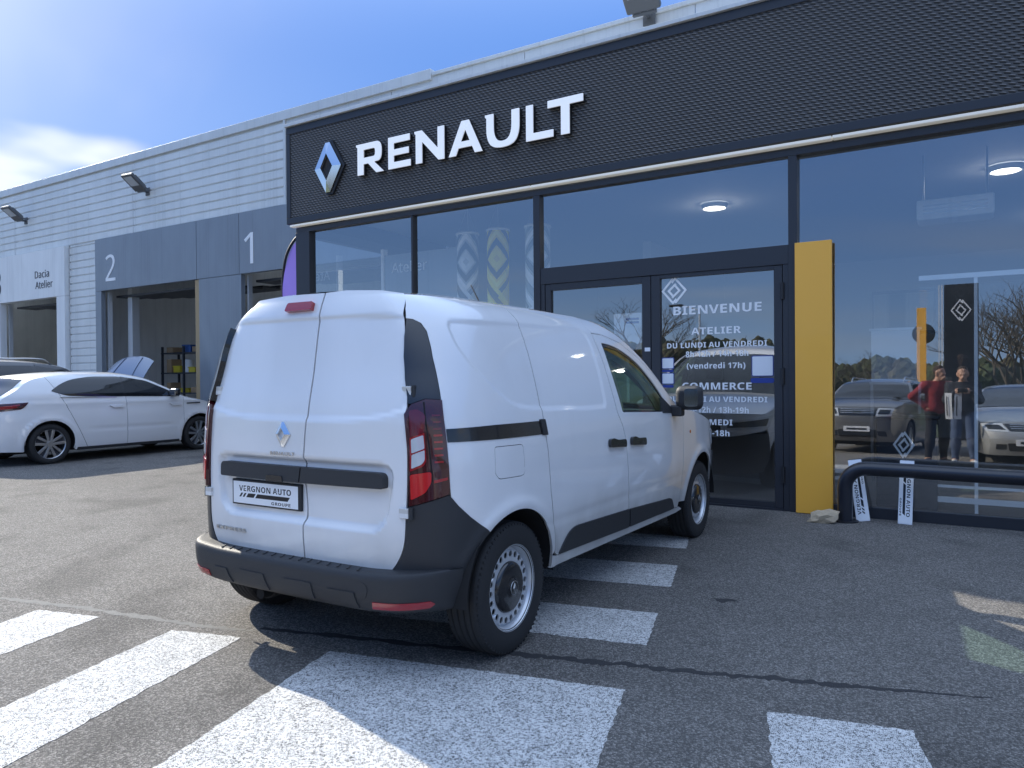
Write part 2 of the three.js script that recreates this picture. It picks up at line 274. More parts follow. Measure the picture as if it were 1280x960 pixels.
const M = {
  asphalt: std(0xffffff, 0.93, { map: withTex(asphaltMap, TILE, TILE), bumpMap: withTex(stoneBump, TILE, TILE), bumpScale: 0.011, vertexColors: true }),
  paint: std(0xffffff, 0.8, { map: withTex(paintMap, TILE, TILE), bumpMap: withTex(stoneBump, TILE, TILE), bumpScale: 0.0028 }),
  wornPaint: std([0.20, 0.195, 0.18], 0.9, { bumpMap: withTex(stoneBump, TILE, TILE), bumpScale: 0.004 }),
  tar: std([0.028, 0.028, 0.03], 0.75, { bumpMap: withTex(stoneBump, TILE, TILE), bumpScale: 0.003 }),
  grass: std([0.06, 0.075, 0.03], 1),
  cladding: std([0.78, 0.80, 0.81], 0.42, { metalness: 0.15, map: withTex(streaks, 0.25, 0.10) }),
  flashing: std([0.72, 0.74, 0.75], 0.42, { metalness: 0.15, map: withTex(streaks, 0.33, 0.2) }),
  greyPanel: std([0.27, 0.30, 0.34], 0.38, { metalness: 0.2, map: withTex(streaks, 0.3, 0.12), bumpMap: withTex(waviness, 0.35, 0.35), bumpScale: 0.004 }),
  whitePanel: std([0.84, 0.85, 0.86], 0.4, { map: withTex(streaks, 0.3, 0.12), bumpMap: withTex(waviness, 0.35, 0.35), bumpScale: 0.004 }),
  frame: std([0.030, 0.033, 0.042], 0.42),
  frameDark: std([0.015, 0.016, 0.02], 0.5),
  castGrey: std([0.11, 0.115, 0.12], 0.5),
  mesh: std(0xffffff, 0.45, { metalness: 0.25, map: withTex(meshMap, 1 / 0.50, 1 / 0.26), bumpMap: withTex(meshBump, 1 / 0.50, 1 / 0.26), bumpScale: 0.009 }),
  letter: phy([0.82, 0.83, 0.85], 0.3, { clearcoat: 0.4, emissive: rgb(0.088, 0.094, 0.105) }),  // faint glow added so the letters read brighter than their shaded white
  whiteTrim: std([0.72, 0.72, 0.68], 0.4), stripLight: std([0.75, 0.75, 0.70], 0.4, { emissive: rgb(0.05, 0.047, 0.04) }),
  yellow: phy([1.0, 0.50, 0.065], 0.42, { clearcoat: 0.15, bumpMap: withTex(waviness, 0.5, 0.5), bumpScale: 0.003 }),
  timberPost: std([0.42, 0.30, 0.16], 0.6),
  chrome: std([0.78, 0.79, 0.80], 0.09, { metalness: 1 }),
  satin: std([0.55, 0.56, 0.57], 0.3, { metalness: 1 }),
  steel: std([0.70, 0.72, 0.74], 0.34, { metalness: 0.5 }),
  pane: phy([0.88, 0.93, 0.95], 0.0, { transmission: 1, thickness: 0, ior: 3.3 }),
  clearPane: phy([0.92, 0.95, 0.95], 0.0, { transmission: 1, thickness: 0, ior: 1.5 }),
  vinyl: std([0.86, 0.87, 0.88], 0.5),
  sticker: std([0.78, 0.80, 0.84], 0.5), blue: std([0.02, 0.05, 0.28], 0.45),
  vanPaint: phy([0.83, 0.835, 0.84], 0.32, { map: withTex(bodyDirt, 1 / 6, 1 / 2), clearcoat: 1, clearcoatRoughness: 0.03 }),
  gap: std([0.012, 0.012, 0.013], 0.9),
  plastic: std([0.030, 0.031, 0.034], 0.55, { bumpMap: withTex(fine, 9, 9), bumpScale: 0.0006 }),
  gloss: phy([0.012, 0.013, 0.016], 0.2, { clearcoat: 0.6, clearcoatRoughness: 0.05 }),
  rubber: std([0.021, 0.021, 0.022], 0.82, { bumpMap: withTex(fine, 6, 6), bumpScale: 0.0006 }),
  lampMid: phy([0.13, 0.008, 0.020], 0.16, { clearcoat: 1, clearcoatRoughness: 0.03 }),
  lampDark: phy([0.055, 0.006, 0.010], 0.16, { clearcoat: 1, clearcoatRoughness: 0.03 }),
  lampRed: phy([0.34, 0.010, 0.018], 0.18, { clearcoat: 1, clearcoatRoughness: 0.03 }),
  lampBright: phy([0.62, 0.022, 0.025], 0.15, { clearcoat: 1, clearcoatRoughness: 0.03 }),
  lampClear: phy([0.62, 0.66, 0.70], 0.14, { clearcoat: 1, metalness: 0.15 }),
  amber: phy([0.5, 0.12, 0.02], 0.2, { clearcoat: 1 }),
  autoGlass: phy([0.62, 0.80, 0.70], 0.0, { transmission: 1, thickness: 0, ior: 1.6 }),
  darkGlass: phy([0.012, 0.014, 0.017], 0.04, { clearcoat: 0.4, ior: 1.5 }),
  cabin: std([0.055, 0.052, 0.05], 0.8), cabinTan: std([0.21, 0.17, 0.125], 0.85), cabinLight: std([0.28, 0.26, 0.23], 0.85),
  plate: std(0xffffff, 0.35, { map: plateTex }),
  bannerGrey: std(0xffffff, 0.8, { map: bannerTex('#b9bdc0', ['#e9ecee', '#4c5256', '#f4f5f6', '#5d6367']) }),
  bannerYellow: std(0xffffff, 0.8, { map: bannerTex('#e6d023', ['#f4e32f', '#3a3820', '#f8ee5a', '#57521f']) }),
  bannerPale: std(0xffffff, 0.8, { map: bannerTex('#c2c9c5', ['#eef1ef', '#7c847f', '#f6f8f6', '#9aa29d']) }),
  wall: std([0.34, 0.35, 0.36], 0.85), board: std([0.8, 0.8, 0.8], 0.7), wallDim: std([0.70, 0.71, 0.72], 0.9, { map: withTex(streaks, 0.5, 0.12) }), ceiling: std([0.42, 0.43, 0.44], 0.9), floorTile: std([0.14, 0.14, 0.145], 0.35), concrete: std([0.24, 0.24, 0.235], 0.9),
  added_skylight: phy([0.8, 0.82, 0.82], 0.9, { transmission: 0.6, thickness: 0 }),
  wood: std([0.28, 0.18, 0.10], 0.6), cardboard: std([0.34, 0.23, 0.13], 0.85), bin: std([0.55, 0.43, 0.03], 0.55), binBlue: std([0.03, 0.09, 0.26], 0.55),
  purple: std(0xffffff, 0.75, { map: canvasTex(256, 768, (c, w, h) => { c.fillStyle = '#b494ea'; c.fillRect(0, 0, w, h); c.fillStyle = '#f2f0f7'; for (let k = 0; k < 7; k++) { c.fillRect(w * 0.40, h * (0.33 + k * 0.088), w * 0.40, h * 0.05); c.clearRect; } }) }),
  lit: new THREE.MeshStandardMaterial({ color: 0xffffff, emissive: rgb(1, 0.96, 0.88), emissiveIntensity: 0.9, roughness: 0.6 }),
  stone: std([0.56, 0.45, 0.31], 0.95, { flatShading: true, bumpMap: withTex(fine, 3, 3), bumpScale: 0.006 }),
  bark: std([0.085, 0.07, 0.055], 0.95), leaf: std([0.045, 0.055, 0.028], 0.95),
  totem: phy([0.010, 0.013, 0.022], 0.3, { clearcoat: 0.3 }),
  skin: std([0.47, 0.27, 0.19], 0.6), hair: std([0.035, 0.022, 0.015], 0.8), redCloth: std([0.26, 0.025, 0.035], 0.9), navyCloth: std([0.02, 0.022, 0.032], 0.9), jeans: std([0.06, 0.09, 0.17], 0.9), blackCloth: std([0.015, 0.015, 0.018], 0.9), shoe: std([0.55, 0.55, 0.54], 0.7), eye: std([0.02, 0.015, 0.01], 0.3), lips: std([0.34, 0.12, 0.1], 0.6),
};
// ------------------------------------------------------------------ the ground and its markings
{
  const lines = (lo, hi, a, b, s) => { const o = []; for (let x = a; x <= b + 1e-6; x += s) o.push(x); const near = [lo]; for (let k = 6; k >= 1; k--) { const v = a - (a - lo) * Math.pow(0.42, 7 - k); if (v > lo && v < a) near.push(v); } const far = []; for (let k = 6; k >= 1; k--) { const v = b + (hi - b) * Math.pow(0.42, k); if (v > b && v < hi) far.push(v); } return [...near, ...o, ...far, hi]; };
  const xs = lines(-400, 400, -16, 4, 0.2), zs = lines(-60, 60, -3.6, 9, 0.2), pos = [], col = [], uv = [], ix = [];
  for (const z of zs) for (const x of xs) {
    pos.push(x, 0, z); uv.push(x, -z);
    const n = fbm(x * 0.35 + 20, 1, z * 0.35, 4), m = fbm(x * 1.6, 5, z * 1.6, 3), track = Math.exp(-(((x + 2.2 - 0.25 * z) / 0.5) ** 2)) * 0.05;
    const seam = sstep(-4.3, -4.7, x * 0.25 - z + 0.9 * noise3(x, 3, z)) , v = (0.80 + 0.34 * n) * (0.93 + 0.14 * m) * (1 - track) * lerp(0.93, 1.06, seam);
    const oil = 1 - 0.30 * sstep(0.62, 0.72, fbm(x * 2.4 + 3, 8, z * 2.4, 4));
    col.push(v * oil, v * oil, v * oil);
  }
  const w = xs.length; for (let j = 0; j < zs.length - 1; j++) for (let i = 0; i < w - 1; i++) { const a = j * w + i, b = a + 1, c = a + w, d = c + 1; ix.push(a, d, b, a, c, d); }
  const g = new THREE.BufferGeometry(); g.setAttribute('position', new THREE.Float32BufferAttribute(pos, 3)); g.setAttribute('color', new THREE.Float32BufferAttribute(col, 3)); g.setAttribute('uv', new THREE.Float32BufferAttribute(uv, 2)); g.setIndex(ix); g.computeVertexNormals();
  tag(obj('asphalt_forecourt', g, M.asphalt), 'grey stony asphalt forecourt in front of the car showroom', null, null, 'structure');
  const flat = (pts, y) => { const s = new THREE.Shape(pts.map((p) => new THREE.Vector2(p[0], -p[1]))), q = new THREE.ShapeGeometry(s); q.rotateX(-Math.PI / 2); q.translate(0, y, 0); return uvWorld(q); };
  const rag = (pts, seed, amp = 0.012) => { const r = rngOf(seed); return resample(pts, 0.03).map((p) => [p[0] + (r() - 0.5) * amp, p[1] + (r() - 0.5) * amp]); };
  const cross = tag(sub('crosswalk', scene), 'white painted crosswalk stripes, worn and cracked, on the forecourt', null, null, 'structure');
  const stripes = [
    [[-1.88, 1.60], [-1.77, 2.02], [-3.20, 2.35], [-3.31, 1.93]], [[-1.66, 2.53], [-1.53, 3.06], [-2.98, 3.38], [-3.11, 2.86]], [[-1.42, 3.58], [-1.30, 4.07], [-2.74, 4.38], [-2.86, 3.90]],
    [[-1.19, 4.59], [-0.80, 6.20], [-2.20, 6.42], [-2.58, 4.90]], [[-3.10, 4.99], [-2.60, 6.80], [-3.03, 6.90], [-3.51, 5.10]], [[-4.06, 5.17], [-3.52, 7.10], [-3.95, 7.20], [-4.49, 5.28]], [[-5.03, 5.40], [-4.5, 7.3], [-4.93, 7.4], [-5.46, 5.52]],
    [[-0.64, 4.50], [-0.15, 4.39], [0.28, 6.10], [-0.20, 6.24]],
  ];
  stripes.forEach((s, k) => obj('stripe', flat(rag(s, 31 + k, 0.011), 0.002), M.paint, cross));
  const strip = (pts, w, seed, y) => { const r = rngOf(seed), L = [], R = []; const q = spl(pts, 24); q.forEach((p, i) => { const k = 1 - 0.8 * sstep(q.length * 0.75, q.length, i), a = w * (0.25 + 1.1 * r()) * k, b = w * (0.25 + 1.1 * r()) * k, c = w * 1.3 * (fbm(i * 0.13, seed, 2, 4) - 0.5); L.push([p[0], p[1] - a + c]); R.push([p[0], p[1] + b + c]); }); return flat([...L, ...R.reverse()], y); };
  tag(obj('tar_seam', [strip([[-3.13, 4.85], [-1.81, 4.49], [-1.37, 4.37], [-0.9, 4.23], [-0.46, 4.10], [0.11, 3.92]], 0.028, 3, 0.0012), flat(rag([[-1.23, 3.15], [-1.17, 3.13], [-1.08, 3.15], [-1.13, 3.18], [-1.18, 3.21]], 8, 0.035), 0.0012)], M.tar), 'dark ragged tar seam and stain crossing the shaded asphalt', null, null, 'structure');
  tag(obj('asphalt_crack', strip([[-5.40, 5.2], [-5.46, 5.05], [-5.61, 4.67], [-5.74, 4.38], [-5.91, 4.03], [-5.98, 3.56], [-6.08, 2.65]], 0.012, 14, 0.001), M.tar), 'thin dark crack in the sunlit asphalt left of the van', null, null, 'structure');
  tag(obj('faded_line', strip([[-5.4, 5.42], [-4.52, 5.17], [-3.44, 4.97], [-3.10, 4.88]], 0.028, 5, 0.0008), M.wornPaint), 'faded pale painted line at the head of the crosswalk stripes', null, null, 'structure');
}
// ------------------------------------------------------------------ the workshop wall and its bays
const WZ = -3.6;
const B = thing('workshop_building', 'long workshop building of ribbed grey metal cladding with numbered open bays', 'workshop', [0, 0, WZ]);
{
  const ribs = (x0, x1, y0, y1) => {
    const pts = []; let y = y0; const P = 0.2; pts.push([0.0, y0]);
    while (y < y1 - 1e-6) { for (const [d, z] of [[0.012, 0], [0.030, 0.032], [0.176, 0.036], [0.194, 0.004], [0.2, 0]]) if (y + d <= y1) pts.push([z, y + d]); y += P; }
    pts.push([0, y1]);
    const q = []; for (let i = 0; i < pts.length - 1; i++) { const a = pts[i], b = pts[i + 1]; if (Math.abs(b[1] - a[1]) < 1e-5) continue; const g = sheet((u, v) => [lerp(x0, x1, u), lerp(a[1], b[1], v), lerp(a[0], b[0], v)], 1, 1); q.push(uvWorld(g)); }
    return q;
  };
  // sheets of cladding in lengths, as they are lapped on the wall
  for (const [a, b] of [[-42, -36.01], [-36, -30.01], [-30, -24.01], [-24, -18.01], [-18, -12.42]]) obj('cladding', ribs(a, b, 5.07, 6.90), M.cladding, B);
  obj('cladding', ribs(-21.03, -19.66, 0, 5.068), M.cladding, B); obj('cladding', ribs(-42, -27.6, 0, 5.068), M.cladding, B);
  for (const [a, b] of [[-12.40, -9.41], [-9.40, -6.41], [-6.40, -3.41], [-3.40, -0.41], [-0.40, 3.0], [3.01, 9]]) obj('wall_panel', box(a, b - 0.004, 4.6, 6.96, -0.02, 0.02), M.flashing, B);
  obj('parapet_cap', [box(-42, -8.42, 6.90, 7.10, -0.12, 0.07, 0.008)], M.flashing, B); obj('parapet_cap', [box(-8.40, 9, 6.965, 7.03, -0.12, 0.06, 0.008), box(-8.40, 9, 7.06, 7.085, -0.30, -0.24)], M.flashing, B);
  obj('corner_trim', box(-12.42, -12.36, 4.6, 6.90, 0.0, 0.06), M.flashing, B);
  // grey band over bays 1 and 2
  for (const [a, b] of [[-19.65, -15.375], [-15.36, -13.85], [-13.835, -8.30]]) obj('lintel_panel', box(a, b, 3.70, 5.07, -0.02, 0.10, 0.004), M.greyPanel, B);
  obj('jamb_panel', box(-19.65, -19.38, 0, 3.695, -0.02, 0.10, 0.004), M.greyPanel, B);
  obj('bay_pier', box(-15.29, -13.79, 0, 3.692, -0.02, 0.095, 0.004), M.greyPanel, B);
  obj('jamb_panel', box(-9.30, -8.30, 0, 3.692, -0.02, 0.095, 0.004), M.greyPanel, B);
  obj('door_edge', box(-15.47, -15.295, 0, 3.692, -0.04, 0.07, 0.004), M.timberPost, B, 'ochre edge of the open bay two door');
  obj('bay_number', lettering('2', -19.15, -18.70, 3.93, 0.68, 0.006, 'droid_sans_regular').translate(0, 0, 0.102), M.vinyl, B);
  obj('bay_number', lettering('1', -13.66, -13.36, 3.90, 0.69, 0.006, 'droid_sans_regular').translate(0, 0, 0.102), M.vinyl, B);
  // white band over bay 3
  obj('lintel_panel', box(-27.55, -21.06, 3.685, 5.05, -0.02, 0.16, 0.004), M.whitePanel, B);
  obj('jamb_panel', box(-21.49, -21.06, 0, 3.68, -0.02, 0.16, 0.004), M.whitePanel, B); obj('jamb_panel', box(-25.15, -24.70, 0, 3.68, -0.02, 0.16, 0.004), M.whitePanel, B); obj('jamb_panel', box(-27.55, -27.2, 0, 3.68, -0.02, 0.16, 0.004), M.whitePanel, B);
  obj('bay_number', lettering('3', -25.04, -24.62, 3.92, 0.70, 0.006, 'droid_sans_regular').translate(0, 0, 0.162), M.frame, B);
  obj('lettering', [lettering('Dacia', -22.63, -21.86, 4.27, 0.20, 0.006, 'droid_sans_regular').translate(0, 0, 0.162), lettering('Atelier', -22.61, -21.68, 3.97, 0.20, 0.006, 'droid_sans_regular').translate(0, 0, 0.162)], M.frame, B);
  // shell and the workshop inside
  obj('roof', [box(-42, 9, 6.72, 6.88, -32, -9), box(-42, 9, 6.72, 6.88, -6, -0.13), box(-8.2, 9, 6.72, 6.88, -9, -6)], M.flashing, B);
  for (let k = 0; k < 7; k++) obj('added_skylight', box(-42 + k * 4.83, -42 + k * 4.83 + 4.78, 6.76, 6.80, -8.99, -6.01), M.added_skylight, B);  // unseen translucent roof panels, added to let more daylight into the bays
  obj('wall', [box(-42.2, -42, 0, 7, -32, 0), box(-42, 9, 0, 7, -32.2, -32), box(9, 9.2, 0, 7, -32, 0)], M.cladding, B);
  obj('inner_wall', [box(-42, -8.2, 0, 6.6, -14.2, -14), box(-8.32, -8.12, 0, 6.6, -14, -0.05), box(-42, -8.2, 0.002, 0.006, -14, -0.02), box(-20.6, -20.3, 0, 6.5, -14, -0.1)], M.wallDim, B);
  [[-18.9, -0.5], [-18.9, -6], [-15.0, -0.5], [-12.2, -6], [-23.2, -3], [-16.6, -13.6]].forEach(([x, z]) => obj('inner_column', box(x - 0.1, x + 0.1, 0, 6.6, z - 0.1, z + 0.1), M.steel, B)); for (const b of [box(-20.2, -8.4, 3.2, 3.42, -13.9, -13.6), box(-20.2, -8.4, 5.0, 5.3, -7, -6.8), box(-26, -20.7, 3.0, 3.2, -13.9, -13.7)]) obj('inner_beam', b, M.steel, B);
  [-24.68, -19.36, -13.77].forEach((x, k) => { const w = [3.16, 3.86, 4.4][k]; for (let j = 0; j < 5; j++) obj('door_section', box(x, x + w, 3.55 + 0.06 * j, 3.60 + 0.06 * j, -0.3 - 0.55 * (j + 1), -0.3 - 0.55 * j), M.frame, B); });
  for (const x of [-24.66, -21.52, -19.34, -15.50, -13.75]) obj('guide_rail', box(x - 0.03, x + 0.03, 0, 3.68, -0.16, -0.06), M.steel, B);
}
function floodlight(pos, turn, scale, label, group) {
  const t = thing('floodlight', label, 'floodlight', pos, turn, group); t.scale.setScalar(scale);
  obj('bracket', [box(-0.09, 0.09, -0.12, 0.12, 0, 0.03, 0.01), rod([0, 0, 0.02], [0, -0.02, 0.22], 0.035), box(-0.17, 0.17, -0.06, 0.05, 0.19, 0.25, 0.01)], M.castGrey, t);
  const head = sub('housing', t); head.position.set(0, -0.02, 0.24); head.rotation.x = -0.62;
  obj('body', [box(-0.24, 0.24, -0.03, 0.07, 0, 0.62, 0.025), ...[0, 1, 2, 3, 4, 5].map((k) => box(-0.2 + k * 0.08 - 0.008, -0.2 + k * 0.08 + 0.008, 0.07, 0.11, 0.06, 0.5))], M.castGrey, head);
  obj('lens', box(-0.17, 0.17, -0.036, -0.028, 0.22, 0.56), M.lampClear, head);
  for (const x of [-0.15, -0.05, 0.05, 0.15]) obj('bolt', cyl(0.018, 0.018, 0.02, 8).rotateX(Math.PI / 2).translate(x, 0.0, -0.008), M.chrome, head);
  return t;
}
floodlight([-17.35, 6.05, WZ + 0.03], 0.1, 0.82, 'small grey floodlight on the ribbed wall above bay two', 'floodlights on the workshop wall');
floodlight([-23.35, 6.03, WZ + 0.03], 0.1, 0.82, 'small grey floodlight at the far left of the ribbed wall', 'floodlights on the workshop wall');
floodlight([-4.12, 6.93, WZ + 0.06], 0.05, 1.12, 'dark floodlight clamped to the parapet above the showroom sign');
// ------------------------------------------------------------------ the showroom
const S = thing('showroom_building', 'glazed car showroom with dark mesh fascia, lettered sign and glass entrance doors', 'showroom');
const XR = 8.0;
{
  const F = sub('sign_fascia', S);
  const FZ = 0.12;
  for (const [a, b] of [[-8.14, -6.051], [-6.049, -3.051], [-3.049, -0.131], [-0.129, 2.849], [2.851, 5.3], [5.302, XR]]) obj('mesh_panel', box(a, b, 3.61, 4.80, FZ - 0.05, FZ - 0.012), M.mesh, F);
  obj('edge_profile', [box(-8.22, XR, 4.80, 4.90, 0, FZ, 0.006), box(-8.22, XR, 3.525, 3.61, 0, FZ, 0.006), box(-8.22, -8.14, 3.61, 4.80, 0, FZ, 0.006)], M.frame, F);
  obj('backing', [box(-8.2, XR, 3.53, 4.86, -0.02, FZ - 0.053), box(-8.20, -8.1, 3.5, 4.85, -3.55, -0.02)], M.frameDark, F);
  obj('top_flashing', box(-8.22, XR, 4.903, 4.945, -0.2, FZ + 0.035, 0.004), M.flashing, F);
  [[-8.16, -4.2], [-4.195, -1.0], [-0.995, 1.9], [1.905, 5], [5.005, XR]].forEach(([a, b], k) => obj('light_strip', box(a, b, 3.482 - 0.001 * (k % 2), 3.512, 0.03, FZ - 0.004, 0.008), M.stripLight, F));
  // the sign: seven letters, each standing off the mesh
  const L = {
    R: [[[-0.05, 1], [0.52, 1, 0.15], [0.90, 1, 0.36], [0.90, 0.38, 0.34], [0.62, 0.36], [0.98, 0], [0.70, 0], [0.40, 0.34], [0.22, 0.34], [0.22, 0], [0, 0], [0, 0.90], [-0.05, 0.93]], [[[0.22, 0.81], [0.52, 0.81, 0.1], [0.68, 0.81, 0.14], [0.68, 0.53, 0.14], [0.52, 0.53, 0.1], [0.22, 0.53]]]],
    E: [[[0, 1], [0.95, 1], [0.95, 0.80], [0.24, 0.80], [0.24, 0.60], [0.90, 0.60], [0.90, 0.41], [0.24, 0.41], [0.24, 0.20], [0.98, 0.20], [0.98, 0], [0, 0]]],
    N: [[[-0.04, 1], [0.22, 1], [0.78, 0.36], [0.78, 1], [1, 1], [1, 0], [0.80, 0], [0.22, 0.66], [0.22, 0], [0, 0], [0, 0.90], [-0.04, 0.93]]],
    A: [[[0.39, 1], [0.61, 1], [1, 0], [0.78, 0], [0.70, 0.21], [0.29, 0.21], [0.21, 0], [0, 0]], [[[0.36, 0.39], [0.63, 0.39], [0.50, 0.74]]]],
    U: [[[-0.04, 1], [0.22, 1], [0.22, 0.40, 0.24], [0.36, 0.17, 0.16], [0.64, 0.17, 0.16], [0.77, 0.40, 0.24], [0.77, 1], [1, 1], [1, 0.30, 0.3], [0.80, -0.01, 0.3], [0.20, -0.01, 0.3], [0, 0.30, 0.3], [0, 0.90], [-0.04, 0.93]]],
    L: [[[0, 1], [0.26, 1], [0.26, 0.20], [1, 0.20], [1, 0], [0, 0]]],
    T: [[[0, 1], [1, 1], [1, 0.80], [0.62, 0.80], [0.62, 0], [0.38, 0], [0.38, 0.80], [0, 0.80]]],
  };
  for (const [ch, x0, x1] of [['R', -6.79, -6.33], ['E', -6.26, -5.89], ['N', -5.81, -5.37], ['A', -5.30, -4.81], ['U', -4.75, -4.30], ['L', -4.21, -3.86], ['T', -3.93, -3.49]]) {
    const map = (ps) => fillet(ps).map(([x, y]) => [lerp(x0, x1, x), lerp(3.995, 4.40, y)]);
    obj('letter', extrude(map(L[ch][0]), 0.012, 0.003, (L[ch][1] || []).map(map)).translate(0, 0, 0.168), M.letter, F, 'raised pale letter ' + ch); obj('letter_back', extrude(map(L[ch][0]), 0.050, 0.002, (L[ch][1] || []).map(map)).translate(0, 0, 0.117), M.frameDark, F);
  }
}
// the faceted diamond emblem: a ring of four bars, ridged along the middle
function diamond(w, h, d, bw) {
  const cut = 0.16, O = [[-w * cut, h], [w * cut, h], [w, h * 0.0], [w * cut, -h], [-w * cut, -h], [-w, 0]], k = bw;
  const I = [[0, h * (1 - k * 1.25)], [0, h * (1 - k * 1.25)], [w * (1 - k * 1.5), 0], [0, -h * (1 - k * 1.25)], [0, -h * (1 - k * 1.25)], [-w * (1 - k * 1.5), 0]];
  const R = O.map((o, i) => [(o[0] + I[i][0]) / 2, (o[1] + I[i][1]) / 2]), pos = [];
  const q = (a, b, c, e) => pos.push(...a, ...b, ...c, ...a, ...c, ...e);
  for (let i = 0; i < 6; i++) { const j = (i + 1) % 6; q([...O[j], 0.3 * d], [...O[i], 0.3 * d], [...I[i], d], [...I[j], d]); q([...O[i], 0], [...O[i], 0.3 * d], [...O[j], 0.3 * d], [...O[j], 0]); q([...I[i], 0], [...I[j], 0], [...I[j], d], [...I[i], d]); }
  const g = new THREE.BufferGeometry(); g.setAttribute('position', new THREE.Float32BufferAttribute(pos, 3)); g.computeVertexNormals(); return g;
}
obj('emblem', diamond(0.245, 0.338, 0.042, 0.36).translate(-7.355, 4.20, 0.15), M.chrome, S.children[0]);
obj('emblem_mount', extrude(fillet([[0.03, 0.365], [0.075, 0.365], [0.30, 0], [0.075, -0.365], [-0.03, -0.365], [-0.20, 0]].map((p) => [p[0] - 7.36, p[1] + 4.20])), 0.03).translate(0, 0, 0.112), M.frameDark, S.children[0]);
// the outlined double diamond used on glass, counter and pylon
function lineDiamond(cx, cy, w, h, lw, depth = 0.002) {
  const A = [[-0.10, 0.98], [-0.98, 0], [-0.10, -0.98], [0.20, -0.66]].map((p) => [cx + p[0] * w, cy + p[1] * h]), Bq = [[0.10, -0.98], [0.98, 0], [0.10, 0.98], [-0.20, 0.66]].map((p) => [cx + p[0] * w, cy + p[1] * h]);
  const C = [[0.16, 0.54], [-0.46, 0], [0, -0.52]].map((p) => [cx + p[0] * w, cy + p[1] * h]), D = [[-0.16, -0.54], [0.46, 0], [0, 0.52]].map((p) => [cx + p[0] * w, cy + p[1] * h]);
  return [stroke(A, lw, depth), stroke(Bq, lw, depth).translate(0, 0, depth * 0.3), stroke(C, lw, depth).translate(0, 0, depth * 0.6), stroke(D, lw, depth).translate(0, 0, depth * 0.9)];
}
{
  const fr = (x0, x1, y0, y1, d = 0.05) => box(x0, x1, y0, y1, -d, d, 0.004);
  // posts, heads and sills of the glazing
  obj('head_frame', fr(-8.1, XR, 3.40, 3.466, 0.055), M.frame, S);
  for (const [a, b, n] of [[-8.10, -7.83, 'corner_post'], [-6.005, -5.975, 'mullion'], [-4.198, -4.113, 'mullion'], [-1.395, -1.315, 'mullion'], [2.72, 2.80, 'mullion'], [5.42, 5.5, 'mullion']]) obj(n, fr(a, b, 0, 3.40, 0.05 + (b - a) * 0.05), M.frame, S);
  obj('sill', fr(-7.83, -4.198, 0, 0.09, 0.045), M.frame, S); obj('sill', fr(-1.315, XR, 0, 0.10, 0.05), M.frame, S);
  obj('transom', fr(-4.113, -1.395, 2.375, 2.56, 0.045), M.frame, S);
  const pane = (x0, x1, y0, y1, parent = S, tilt = 0) => { const g = new THREE.PlaneGeometry(x1 - x0, y1 - y0); const m = obj('pane', g, M.pane, parent); m.position.set((x0 + x1) / 2, (y0 + y1) / 2, 0.001); m.rotation.x = tilt; return m; };
  pane(-7.83, -6.005, 0.09, 3.40); pane(-5.975, -4.198, 0.09, 3.40); pane(-4.113, -1.395, 2.56, 3.40);
  const rt = -1.05 * Math.PI / 180; pane(-1.315, 2.72, 0.09, 3.42, S, rt); pane(2.80, 5.42, 0.09, 3.42, S, rt * 0.6); pane(5.5, XR, 0.09, 3.42, S, 0);
  // entrance: fixed outer frame and two leaves
  obj('door_frame', [fr(-4.113, -4.06, 0, 2.375, 0.04), fr(-1.45, -1.395, 0, 2.375, 0.04), box(-4.06, -1.45, 0, 0.02, -0.05, 0.05)], M.frame, S);
  const leaf = (x0, x1, g0, g1, gy0, gy1, label) => {
    const d = sub('door_leaf', S); d.userData.label = label;
    obj('leaf_frame', [box(x0, g0, 0.02, 2.372, -0.035, 0.035, 0.006), box(g1, x1, 0.02, 2.372, -0.035, 0.035, 0.006), box(g0, g1, gy1, 2.372, -0.034, 0.034), box(g0, g1, 0.02, gy0, -0.034, 0.034)], M.frame, d);
    pane(g0, g1, gy0, gy1, d); return d;
  };
  const dl = leaf(-4.055, -2.788, -3.985, -2.885, 0.08, 2.30, 'left entrance door leaf behind the van'), dr = leaf(-2.782, -1.455, -2.685, -1.535, 0.075, 2.335, 'right entrance door leaf with white lettering');
  obj('handle', [rod([-2.84, 0.85, 0.09], [-2.84, 1.25, 0.09], 0.014), rod([-2.84, 0.9, 0.03], [-2.84, 0.9, 0.09], 0.01), rod([-2.84, 1.2, 0.03], [-2.84, 1.2, 0.09], 0.01)], M.frameDark, dl);
  obj('door_label', box(-2.855, -2.795, 1.575, 1.615, 0.036, 0.038), M.sticker, dl);
  for (const y of [0.35, 1.3, 2.12]) obj('hinge', cyl(0.018, 0.018, 0.16, 10).translate(-1.452, y, 0.048), M.frameDark, dr);
  const T = (s, a, b, y, h) => lettering(s, a, b, y, h, 0.0015).translate(0, 0, 0.004);
  for (const word of [T('BIENVENUE', -2.55, -1.655, 1.945, 0.088), T('ATELIER', -2.36, -1.855, 1.735, 0.07), T('DU LUNDI AU VENDREDI', -2.62, -1.605, 1.60, 0.054), T('8h-12h / 14h-18h', -2.42, -1.785, 1.505, 0.058), T('(vendredi 17h)', -2.41, -1.815, 1.385, 0.056),
    T('COMMERCE', -2.46, -1.755, 1.17, 0.07), T('DU LUNDI AU VENDREDI', -2.62, -1.605, 1.045, 0.054), T('9h-12h / 13h-19h', -2.42, -1.785, 0.935, 0.058), T('SAMEDI', -2.29, -1.945, 0.81, 0.058), T('9h-18h', -2.26, -1.975, 0.70, 0.058)]) obj('lettering', word, M.vinyl, dr);
  obj('emblem', lineDiamond(-2.54, 2.20, 0.125, 0.13, 0.022).map((g) => g.translate(0, 0, 0.004)), M.vinyl, dr);
